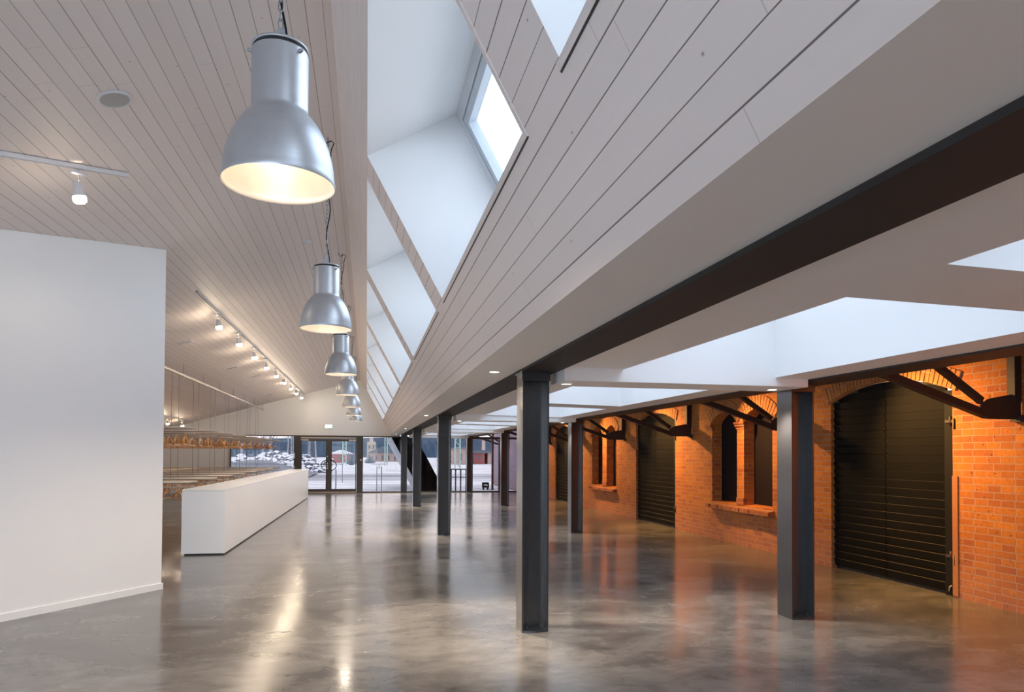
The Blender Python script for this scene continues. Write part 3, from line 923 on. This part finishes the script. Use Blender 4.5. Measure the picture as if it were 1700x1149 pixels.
def make_spot():
    e = empty('track_spotlight', (0,0,0))
    MB().box(-.017,.017,-.055,.055,-.066,-.040).build('adapter', M['track_white'], e, bevel=.003)
    MB().tube([(0,0,-.06),(0,.0,-.150)], .007, 8).build('stem', M['steel_satin'], e)
    q = MB().lathe([(.020,.085),(.028,.08),(.034,.03),(.044,.0),(.048,-.020),(.050,-.031),(.040,-.031),(.03,.0)], n=20)
    q.xf(Matrix.Translation((0,0,-.215)) @ Matrix.Rotation(math.radians(12),4,'X'))
    head = q.build('lamp_head', M['track_white'], e)
    q = MB().lathe([(.049,-.030),(.053,-.050),(.050,-.072),(.034,-.088),(.0,-.094)], n=20)
    q.xf(Matrix.Translation((0,0,-.215)) @ Matrix.Rotation(math.radians(12),4,'X'))
    q.build('lens', M['spot_lens'], head)
    return e
sp0 = make_spot()
spots = [((-2.36, 6.40), 'lit spotlight on the short track rail in front of the partition', None)]
NAMES = ['first','second','third','fourth','fifth','sixth','seventh','eighth','ninth']
for k in range(9):
    spots.append(((-2.44, 12.45+1.905*k), '%s lit spotlight from the near end of the long counter track' % NAMES[k], 'spotlights on the long track'))
for k, y in enumerate((15.6,17.5,19.4,21.3,23.2,25.1,27.0)):
    spots.append(((-6.47, y), '%s lit spotlight along the low track above the coat racks' % NAMES[k], 'spotlights above the coat racks'))
for k, ((x, y), lb, gp) in enumerate(spots):
    o = sp0 if k == 0 else copy_tree(sp0)
    o.location = roofp(x, y, -.003)
    if k == 0: o.rotation_euler = (0,0,-.7); o.location.z -= .016
    tag(o, lb, 'spotlight', gp)
    z = zl(x)
    light('POINT', 'spot_light', (x, y, z-.30), (5 if k == 0 else 9) if x > -6 else 10, WARM, size=.04)
    light('SPOT', 'spot_beam', (x, y, z-.30), (17 if k in (8,9) else 34) if x > -6 else 55, WARM, size=.04, target=(-2.9,8.2,1.3) if k == 0 else ((x+1.2,29.2,2.9) if k in (8,9) else (x+(.15 if x > -6 else .5), y, 0)), angle=math.radians(95), blend=.8)

# ------------------------------------------------------------------ recessed ceiling things
sl = math.atan(.285)
e = empty('ceiling_speaker', roofp(-1.80, 5.49, -.002)); e.rotation_euler = (0, -sl, 0)
tag(e, 'round flush grey loudspeaker in the board ceiling behind the nearest pendant', 'ceiling speaker')
MB().lathe([(.118,0),(.116,-.008),(.100,-.012),(.096,-.008)], n=40).build('speaker_ring', M['track_white'], e)
MB().lathe([(.097,-.007),(.06,-.008),(.0,-.0085)], n=40).build('speaker_grille', M['grille'], e)
def slot(x, y, lb, dark):
    e = empty('ceiling_vent', roofp(x, y, -.001)); e.rotation_euler = (0, -sl, 0)
    tag(e, lb, 'ceiling vent', 'small ceiling plates on the board slope')
    pl = MB().box(-.15,.15,-.11,.11,-.012,0).build('vent_plate', M['track_white'], e, bevel=.003)
    MB().box(-.12,.12,-.05,-.01,-.016,-.0125).build('vent_slot', M['black'] if dark else M['grille'], pl)
slot(-3.30, 18.5, 'small plate with a dark slot in the ceiling left of the long track', True)
slot(-3.08, 20.9, 'small pale plate in the ceiling, middle one beside the long track', False)
slot(-3.42, 26.3, 'small pale ceiling plate closest to the gable, left of the long track', False)
slot(-3.41, 14.3, 'small pale ceiling plate closest to the partition', False)
e = empty('smoke_detector', roofp(-.785, 9.69, -.001)); e.rotation_euler = (0, -sl, 0)
tag(e, 'tiny white smoke detector on the ceiling left of the second pendant', 'smoke detector')
MB().box(-.055,.055,-.04,.04,-.012,0).build('detector_base', M['track_white'], e)
MB().lathe([(.04,-.012),(.038,-.03),(.02,-.042),(.0,-.043)], n=20).build('detector_head', M['track_white'], e)

# recessed downlights
def make_down():
    e = empty('downlight', (0,0,0))
    MB().lathe([(.058,0),(.060,-.005),(.046,-.007),(.043,.0)], n=28).build('trim_ring', M['track_white'], e)
    MB().lathe([(.045,-.004),(.03,-.0055),(.0,-.006)], n=28).build('lens', M['down_lens'], e)
    return e
dn0 = make_down(); first = True
DL = [((1.17, 6.47, EZ), 'lit downlight in the soffit left of the nearest inner column', 'downlights in the left soffit'),
      ((1.17, 14.15, EZ), 'lit downlight in the left soffit near the second inner column', 'downlights in the left soffit'),
      ((1.17, 21.8, EZ), 'lit downlight in the left soffit near the third inner column', 'downlights in the left soffit'),
      ((1.17, 28.7, EZ), 'lit downlight in the left soffit close to the gable', 'downlights in the left soffit')]
for k in range(1,5):
    w = ['first','second','third','last'][k-1]
    DL.append(((1.79, CY[k]+.03 if k < 4 else CY[k]+.03, 2.25), 'lit downlight at the inner end of the %s cross beam from the camera' % w, 'downlights in the cross beams'))
    DL.append(((3.90, CY[k]+.06 if k < 4 else CY[k]+.03, 2.25), 'lit downlight at the outer end of the %s cross beam from the camera' % w, 'downlights in the cross beams'))
for (loc, lb, gp) in DL:
    o = dn0 if first else copy_tree(dn0); first = False
    o.location = (loc[0], loc[1], loc[2]-.0005)
    tag(o, lb, 'downlight', gp)
    light('SPOT', 'down_light', (loc[0], loc[1], loc[2]-.03), 130 if loc[0] < 1.5 else 75, WARM2, size=.03, target=(loc[0]+.001, loc[1], 0), angle=math.radians(84), blend=.8)
for x, z in ((1.17, EZ), (1.79, 2.25), (3.90, 2.25)):
    light('SPOT', 'down_light', (x, -1.3, z-.03), 50, WARM2, size=.03, target=(x+.001, -1.3, 0), angle=math.radians(100), blend=.75)
# floods above the outer beam that wash the brick wall
for y in (7.95, 11.5, 15.45, 19.2, 22.95, 26.7):
    light('SPOT', 'wall_flood', (5.55, y, 2.86), 235 if y in (7.95, 15.45, 22.95) else 130, AMBER, size=.05, target=(XW+.1, y-1.45, .75), angle=math.radians(102), blend=.95)
light('SPOT', 'wall_flood', (5.55, 4.2, 2.86), 240, AMBER, size=.05, target=(XW+.1, 2.75, .75), angle=math.radians(102), blend=.95)

# ------------------------------------------------------------------ reception counter
a = math.atan2(.135, 14.38)
e = empty('reception_counter', (-2.165, 11.72, 0), -a); tag(e, 'long low white reception counter standing across from the column row', 'counter')
W_, L_, H_ = .635, 14.38, 1.024
MB().box(-W_, -.018, .0, L_, .024, H_-.032).build('body', M['counter_white'], e)
MB().box(-W_, 0, .0, L_, H_-.030, H_).build('worktop', M['counter_white'], e, bevel=.002)
n = 6
for k in range(n):
    MB().box(-.0175, .0, L_*k/n+.0012, L_*(k+1)/n-.0012, .022, H_-.0315).build('front_panel', M['counter_white'], e)
MB().box(-W_+.04, -.03, .03, L_-.03, 0, .023).build('plinth', M['black'], e)

# ------------------------------------------------------------------ cloakroom: hanging coat racks
RYS = [13.97, 15.85, 17.7, 19.55, 21.4, 23.3, 25.2, 27.1]
XR = -3.15
def make_rack():
    e = empty('coat_rack', (XR, 0, 0)); Lr = 5.2
    for tier, zt in (('up', 2.05), ('low', 1.05)):
        for k in range(7):
            y = -.285+.095*k
            MB().tube([(0,y,zt),(-Lr,y,zt)], .019, 8).build('shelf_tube', M['tube_grey'], e)
        for y in (-.215, .215):
            MB().tube([(-.02,y,zt-.09),(-Lr,y,zt-.09)], .008, 8).build('hanger_rail', M['tube_grey'], e)
        for x in (-.79, -4.45):
            q = MB(); q.box(x-.012, x+.012, -.30, .30, zt-.030, zt-.012); q.box(x-.010,x+.010,-.225,-.205,zt-.08,zt-.03); q.box(x-.010,x+.010,.205,.225,zt-.08,zt-.03)
            q.build('cross_bar', M['tube_grey'], e)
    for x, zt in ((-.79, 3.262), (-4.45, zl(XR-4.45)-.005)):
        for y in (-.28, .28):
            MB().tube([(x,y,1.02),(x,y,zt)], .0045, 6).build('suspension_wire', M['wire'], e)
    return e
rk = make_rack()
RN = ['coat rack nearest the partition, two tiers of tube shelves on wires', 'second coat rack back from the partition', 'third coat rack back from the partition', 'fourth coat rack back from the partition', 'fifth coat rack back from the partition', 'sixth coat rack back from the partition', 'seventh coat rack, next to last before the gable', 'last coat rack, closest to the glazed gable']
for k, y in enumerate(RYS):
    o = rk if k == 0 else copy_tree(rk)
    o.location = (XR, y, 0)
    tag(o, RN[k], 'coat rack', 'suspended coat racks')
e = empty('suspension_rail', (-3.94, 12.2, 3.285)); tag(e, 'grey steel rail under the ceiling that carries the coat rack wires', 'rail')
q = MB(); q.box(-.022,.022,0,16.5,-.022,.022); q.build('rail_profile', M['tube_grey'], e)
for k in range(9):
    y = .3+k*1.98
    MB().tube([(0,y,.02),(0,y,zl(-3.94)-3.285-.002)], .005, 6).build('drop_rod', M['wire'], e)
    MB().box(-.028,.028,y-.05,y+.05,-.028,.028).build('rail_clamp', M['galv_dull'], e)
def hanger_shape(q, M4=None):
    h = MB()
    tri = [(0,0,-.060),(0,.11,-.112),(0,.200,-.205),(0,-.200,-.205),(0,-.11,-.112)]
    h.tube(tri, .013, 6, closed=True)
    h.tube([(0,0,-.058),(0,.0,-.030),(0,.012,-.018),(0,.0185,-.002),(0,.013,.012),(0,0,.0175),(0,-.013,.012),(0,-.0185,.0)], .0035, 4)
    if M4 is not None: h.xf(M4)
    o = len(q.v); q.v += h.v; q.f += [tuple(o+i for i in f) for f in h.f]; q.sm += h.sm
    return q
h1 = hanger_shape(MB()).build('coat_hanger', M['copper_wood']); h2 = hanger_shape(MB()).build('coat_hanger', M['copper_pale'])
used = {h1: False, h2: False}
rnd = random.Random(3)
stuff = MB()
ORD = ['first','second','third','fourth','fifth','sixth','seventh','eighth']
for k, ry in enumerate(RYS):
    xl_ = max(-.265*ry-.25, -8.0)
    for tier, zt, stp in (('upper', 2.05, .15), ('lower', 1.05, .16)):
        for sn, side in (('front', -.215), ('rear', .215)):
            x = XR-.10 - (0 if side < 0 else stp/2)
            while x > xl_:
                turned = rnd.random() < .10
                rz = rnd.choice((-1,1))*.7 if turned else rnd.uniform(-.22,.22)
                if turned: x -= .10
                near_bar = min(abs(x-XR-q_) for q_ in (-.79,-4.45))
                if near_bar > .06:
                    loc = (x, ry+side, zt-.09-.004)
                    if k < 5:
                        p = h1 if rnd.random() < .75 else h2
                        o = p if not used[p] else p.copy()
                        if used[p]: COL.objects.link(o)
                        used[p] = True
                        o.location = loc; o.rotation_euler = (0, 0, rz)
                        tag(o, 'copper-coloured coat hanger on the %s %s rail of the %s coat rack from the partition' % (tier, sn, ORD[k]), 'coat hanger', 'hangers on the %s %s rail of coat rack %s' % (tier, sn, ['one','two','three','four','five'][k]))
                    elif side < 0 or tier == 'upper':
                        hanger_shape(stuff, Matrix.Translation(loc) @ Matrix.Rotation(rz,4,'Z'))
                x -= stp + (.10 if turned else 0)
o = stuff.build('coat_hangers', M['copper_wood'])
tag(o, 'mass of copper-coloured coat hangers on the farthest three coat racks', 'coat hangers', kind='stuff')

# ------------------------------------------------------------------ outside
struct(MB().poly([(-220,YB+.2,-.03),(220,YB+.2,-.03),(220,420,-.03),(-220,420,-.03)]).poly([(-60,-80,-.03),(60,-80,-.03),(60,YF-.2,-.03),(-60,YF-.2,-.03)]).poly([(-60,YF-.2,-.03),(XL-.2,YF-.2,-.03),(XL-.2,YB+.2,-.03),(-60,YB+.2,-.03)]).build('ground', M['snow_ground']), 'snow covered yard outside the glazing')
# ridge
q = MB(); n = 90; rr = random.Random(5)
for i in range(n+1):
    x = -300+600*i/n
    h = 7.7 + .006*x + 1.2*math.sin(x*.021+1) + rr.uniform(-.25,.25)
    q.v += [(x, 285, -.5), (x, 300, h*.6), (x, 318, h), (x, 345, -1)]
for i in range(n):
    for k in range(3):
        q.f.append((i*4+k, (i+1)*4+k, (i+1)*4+k+1, i*4+k+1)); q.sm.append(True)
struct(q.build('hill', M['forest_hill']), 'dark blue forested ridge behind the yard')
# slanted outer wall that carries the steep roof down to the ground
def wedge(y0, y1, mat, name, x_in=0.0, x_out=0.0):
    q = MB()
    top = 2.30; xa = (4.1204-top)/1.84; xb = 4.1204/1.84
    t = 1.02
    pr = [(xa+x_in,top),(xa+t-x_out,top),(xb+t-x_out,-.03),(xb+x_in,-.03)]
    q.prism(pr, 'y', y0, y1); return q.build(name, mat, fix=True)
e = empty('slanted_wall', (0,0,0)); tag(e, 'slanted outer wall seen through the glass, dark glazed end and pale metal underside', 'wall')
o = wedge(YB+.35, 36.5, M['zinc'], 'metal_shell'); o.parent = e
o = wedge(YB+.22, YB+.34, M['dark_glaze'], 'glazed_end', .0, .0); o.parent = e
# lattice masts
def mast(x, y, h, w, lb):
    e = empty('lattice_mast', (x, y, -.03)); tag(e, lb, 'mast', 'pale green lattice masts')
    for sx in (-w/2, w/2):
        MB().box(sx-.06, sx+.06, -.06, .06, 0, h).build('mast_leg', M['pylon_green'], e)
    q = MB(); k = 0; z = .3
    pts = []
    while z < h:
        pts.append(((-w/2 if k % 2 else w/2), 0, z)); z += w*1.05; k += 1
    q.tube(pts, .045, 5); q.build('lacing', M['pylon_green'], e)
    MB().box(-w*.9, w*1.8, -.05, .05, h*.93, h*.95).build('cross_arm', M['pylon_green'], e)
mast(-2.75, 92, 4.6, .42, 'pale green lattice mast seen through the right entrance door')
mast(2.60, 96, 4.3, .34, 'pale green lattice mast in front of the long brick building')
mast(8.95, 70, 3.6, .50, 'pale green lattice mast seen behind the outdoor railing')
# buildings
def house(name, x0, x1, y, z1, ridge, wall, roof, lb, wins=(), depth=8, gable=True):
    e = empty(name, ((x0+x1)/2, y, -.03)); tag(e, lb, 'building')
    w = (x1-x0)/2
    hw = MB().box(-w, w, 0, depth, 0, z1).build('wall', M[wall], e)
    q = MB()
    if ridge > 0:
        q.prism([(-w-.3,z1),(w+.3,z1),(w*.15,z1+ridge),(-w*.15,z1+ridge)] if gable else [(-w-.3,z1),(w+.3,z1),(w+.3,z1+ridge*.4),(-w-.3,z1+ridge)], 'y', -.3, depth+.3)
        q.build('roof', M[roof], e, fix=True)
    for (wx, wz, ww, wh) in wins:
        MB().box(wx-ww/2, wx+ww/2, -.06, .0, wz, wz+wh).build('window', M['house_window'], hw)
    return e
house('long_building', .4, 7.0, 140, 1.75, 1.3, 'long_wall', 'roof_dark', 'long low building with tall dark windows seen right of the entrance', [(-1.8,.3,.28,.95),(-.6,.3,.28,.95),(.6,.3,.28,.95),(1.8,.3,.28,.95)])
house('tower_block', .1, 1.9, 150, 4.05, 0, 'church_wall', 'roof_dark', 'pale square tower block rising behind the long building', [(-.4,2.6,.3,.7),(.4,2.6,.3,.7)])
house('red_cabin', -6.0, -2.4, 122, 1.5, .7, 'red_wall', 'snow_lump', 'small red cabin seen through the right entrance door', [(0,.5,.6,.5)])
house('red_house', 16.6, 18.4, 110, 1.75, .5, 'red_wall', 'roof_dark', 'red house with a pale window seen beside the outer columns', [(0,.9,.5,.5)], gable=False)
house('beige_house', 19.05, 19.9, 111, 1.8, .45, 'beige_wall', 'roof_dark', 'beige house joined to the red house across the yard', (), gable=False)
house('brick_shed', 13.3, 15.0, 105, 2.4, .3, 'long_wall', 'roof_dark', 'brown shed behind the outdoor railing', [(-.3,.7,.4,1.0)])
e = empty('brick_chimney', (21.5, 130, -.03)); tag(e, 'pale brick chimney rising behind the red house', 'chimney')
MB().lathe([(.36,0),(.30,4.4)], n=10, cap1=True).build('stack', M['beige_wall'], e)
MB().lathe([(.36,4.4),(.36,4.6)], n=10, cap0=True, cap1=True).build('rim', M['church_wall'], e)
e = empty('brick_chimney', (1.05, 162, -.03)); tag(e, 'pale chimney stub above the tower block', 'chimney')
MB().lathe([(.42,0),(.38,5.2)], n=10, cap1=True).build('stack', M['beige_wall'], e)
# bushes
def bush(x, y, w, h, lb):
    q = MB(); r2 = random.Random(int(x*10)+3)
    for k in range(26):
        a_ = r2.uniform(0, 2*PI); el = r2.uniform(.1, 1.4); L = r2.uniform(.7, 1.)
        dx = math.cos(a_)*math.cos(el)*w/2*L; dz = math.sin(el)*h*L
        q.tube([(0,0,0),(dx*.5,.2*math.sin(a_),dz*.6),(dx,.4*math.sin(a_),dz)], [.10,.14,.05], 5)
    o = q.build('bush', M['twigs']); o.location = (x, y, -.03)
    tag(o, lb, 'bush', 'bare dark bushes in the yard')
bush(-2.0, 100, 2.4, 1.9, 'bare dark bush right of the lattice mast in the right door pane')
bush(.6, 118, 2.4, 1.7, 'bare dark bush at the left end of the long building')
bush(10.6, 96, 3.0, 1.9, 'bare dark bush left of the lattice mast behind the railing')
bush(6.4, 98, 2.0, 1.7, 'bare dark bush between the column and the slanted wall')
# birches on the left hillside
r3 = random.Random(11)
def birch():
    e = empty('birch_tree', (0,0,0))
    MB().tube([(0,0,0),(.05,0,1.4),(-.05,0,3.0),(.08,0,5.0)], [.11,.09,.07,.03], 6).build('trunk', M['bark'], e)
    q = MB()
    for k in range(16):
        z = .9+3.6*k/16; s = 1 if k % 2 else -1
        q.tube([(0,0,z),(s*.45*(1.2-k/20),.1,z+.55),(s*.75*(1.2-k/20),.1,z+1.1)], [.03,.02,.008], 4)
    q.build('branches', M['twigs'], e)
    return e
bt = birch()
BX = [(-11.8,72),(-10.4,76),(-9.1,71),(-8.3,79),(-7.4,74),(-6.3,81),(-5.6,73),(-12.9,78),(-10.9,86),(-8.6,88),(-6.8,90),(-5.9,86)]
for k, (x, y) in enumerate(BX):
    o = bt if k == 0 else copy_tree(bt)
    o.location = (x, y, -.04); s = r3.uniform(.8, 1.25); o.scale = (s, s, s); o.rotation_euler = (0,0,r3.uniform(0,6))
    tag(o, 'bare birch tree on the slope seen left of the entrance doors', 'tree', 'bare birches left of the entrance')
# bank of tumbled snowy stones
q = MB(); r4 = random.Random(2)
for k in range(150):
    x = r4.uniform(-11.5, -3.0); y = 62.5 + r4.uniform(-3, 4)
    zt = .35 + .55*max(0, 1-abs((x+8)/5)) + .16*(y-62.5)+.05
    s = r4.uniform(.14, .40)
    pts = []
    rot = Matrix.Rotation(r4.uniform(0,6),4,'Z') @ Matrix.Rotation(r4.uniform(-.5,.5),4,'X')
    for (ax, ay, az) in ((1,0,0),(0,1,0),(-1,0,0),(0,-1,0),(0,0,.7),(0,0,-.7),(.6,.6,.4),(-.6,.6,.4),(-.6,-.6,.4),(.6,-.6,.4)):
        v_ = rot @ Vector((ax*s*1.5*r4.uniform(.8,1.2), ay*s, az*s*r4.uniform(.8,1.2)))
        pts.append((v_.x+x, v_.y+y, v_.z+zt))
    q.add(pts, [(0,6,9),(0,1,6),(1,7,6),(1,2,7),(2,8,7),(2,3,8),(3,9,8),(3,0,9),(6,7,4),(7,8,4),(8,9,4),(9,6,4),(0,5,1),(1,5,2),(2,5,3),(3,5,0)])
o = q.build('snowy_rubble', M['snowy_stone']); tag(o, 'bank of tumbled snow-capped stones left of the entrance', 'rubble', kind='stuff')
q = MB(); n, m2 = 22, 10
for i in range(n+1):
    for j in range(m2+1):
        x = -13.5+9.8*i/n; y = 43+15*j/m2
        z = -.05 + 1.15*math.exp(-((x+8.2)/3.0)**2)*math.sin(PI*min(1,j/m2*.62))
        q.v.append((x,y,z))
for i in range(n):
    for j in range(m2):
        q.f.append((i*(m2+1)+j,(i+1)*(m2+1)+j,(i+1)*(m2+1)+j+1,i*(m2+1)+j+1)); q.sm.append(True)
tag(q.build('gravel_mound', M['post_grey']), 'dark gravel mound rising left of the entrance doors', 'mound')
# yard clutter close to the glass
e = empty('outdoor_railing', (3.9, 30.5, -.03)); tag(e, 'dark posted railing just outside the glazed bay between the columns', 'railing')
MB().box(-.42, .42, -.05, .05, .93, .98).build('top_rail', M['post_grey'], e)
MB().tube([(-.40,0,.61),(.4,0,.60)], .018, 6).build('mid_rail', M['outdoor_metal'], e)
for x in (-.36,-.28,-.08,.14,.38):
    MB().box(x-.028, x+.028, -.03, .03, 0, .93).build('post', M['post_grey'], e)
e = empty('hoop_barrier', (.55, 31, -.03)); tag(e, 'two slim posts under a thin bar in the snow right of the entrance', 'barrier')
for x in (-.10, .10):
    MB().tube([(x,0,0),(x,0,1.07)], .017, 8).build('post', M['outdoor_metal'], e)
MB().tube([(-.35,0,1.165),(.27,0,1.165)], .012, 6).build('top_bar', M['outdoor_metal'], e)
MB().tube([(0,0,1.0),(0,0,1.165)], .010, 6).build('bar_stem', M['outdoor_metal'], e)
MB().tube([(-.10,0,1.0),(.10,0,1.0)], .010, 6).build('cross_bar', M['outdoor_metal'], e)
e = empty('bollard', (-1.275, 31, -.03)); tag(e, 'slim grey bollard in the snow outside the right entrance door', 'bollard')
MB().tube([(0,0,0),(0,0,.90)], .030, 8).build('post', M['outdoor_metal'], e)
MB().lathe([(.034,.90),(.034,.93),(.0,.95)], n=10).build('cap', M['outdoor_metal'], e)
e = empty('boundary_fence', (-2.6, 40, -.03)); tag(e, 'thin level rail fence crossing the yard behind the entrance doors', 'fence')
MB().tube([(-5.5,0,1.02),(1.35,0,1.02)], .018, 6).build('rail', M['post_grey'], e)
for x in (-5.4,-3.2,-1.0,1.3):
    MB().tube([(x,0,0),(x,0,1.02)], .02, 6).build('post', M['post_grey'], e)
e = empty('log_crate', (5.36, 31.6, -.03)); tag(e, 'dark low crate with snowy bundles beside the brown post outside', 'crate')
q = MB(); q.box(-.16,.10,-.15,.15,.10,.14); q.box(-.17,-.14,-.15,.15,.10,.33); q.box(.08,.11,-.15,.15,.10,.33); q.box(-.16,.10,.13,.15,.1,.33); q.build('crate_body', M['black_rubber'], e)
q = MB()
for k in range(3): q.tube([(-.09+.06*k,-.12,.20),(-.09+.06*k,.12,.22)], .03, 7)
q.build('bundle', M['snow_lump'], e)
q = MB()
for x in (-.13,.07): q.box(x-.02,x+.02,-.12,.12,0,.10)
q.build('crate_feet', M['black_rubber'], e)
e = empty('canopy_post', (5.65, 31.6, -.03)); tag(e, 'rust-brown steel post standing outside by the brick wall', 'post')
MB().box(-.045,.045,-.045,.045,0,2.75).build('shaft', M['pillar_post'], e)
MB().box(-.09,.09,-.09,.09,0,.02).build('foot_plate', M['pillar_post'], e)
# marker posts on the bank
e = empty('marker_post', (-10.9, 58.6, -.03)); tag(e, 'short white marker post on the snowy bank at the left', 'post')
MB().tube([(0,0,0),(0,0,1.35)], .10, 8).build('shaft', M['snow_lump'], e)
MB().lathe([(.115,1.35),(.09,1.42),(.0,1.43)], n=8).build('cap', M['snow_lump'], e)

# ------------------------------------------------------------------ world, camera, view
W = bpy.data.worlds.new('overcast_sky'); SC.world = W; W.use_nodes = True
nt = W.node_tree; nt.nodes.clear(); N = NT(nt)
wo = N.n('ShaderNodeOutputWorld'); bg = N.n('ShaderNodeBackground')
tc = N.n('ShaderNodeTexCoord'); sp = N.n('ShaderNodeSeparateXYZ'); N.l(tc.outputs['Generated'], sp.inputs[0])
N.l(N.ramp(N.mapr(sp.outputs[2], 0, 1, 0, 1), [(0, (.84,.91,1.0)), (.4, (.74,.87,1.04)), (1, (.66,.82,1.04))]), bg.inputs[0])
bg.inputs[1].default_value = 1.38
N.l(bg.outputs[0], wo.inputs[0])

cam = bpy.data.cameras.new('camera'); co = bpy.data.objects.new('camera', cam); COL.objects.link(co)
r_ = Vector((0.97882623,-0.20462845,0.00513926)); u_ = Vector((-0.00903972,-0.01813098,0.99979475)); f_ = Vector((0.20449327,0.97867179,0.01959686))
mt = Matrix.Identity(4)
for i in range(3):
    mt[i][0] = r_[i]; mt[i][1] = u_[i]; mt[i][2] = -f_[i]
mt.translation = (0,0,1.6)
co.matrix_world = mt
cam.sensor_fit = 'HORIZONTAL'; cam.sensor_width = 36; cam.lens = 1164.11/1700*36
cam.shift_x = -(851.73-850)/1700; cam.shift_y = (731.2-574.5)/1700
cam.clip_start = .05; cam.clip_end = 1000
SC.camera = co
SC.view_settings.view_transform = 'Standard'; SC.view_settings.look = 'None'
SC.view_settings.gamma = 1; SC.view_settings.use_curve_mapping = False
SC.view_settings.exposure = 1.66
try:
    SC.cycles.use_denoising = True
    SC.cycles.sample_clamp_indirect = 6
except Exception:
    pass
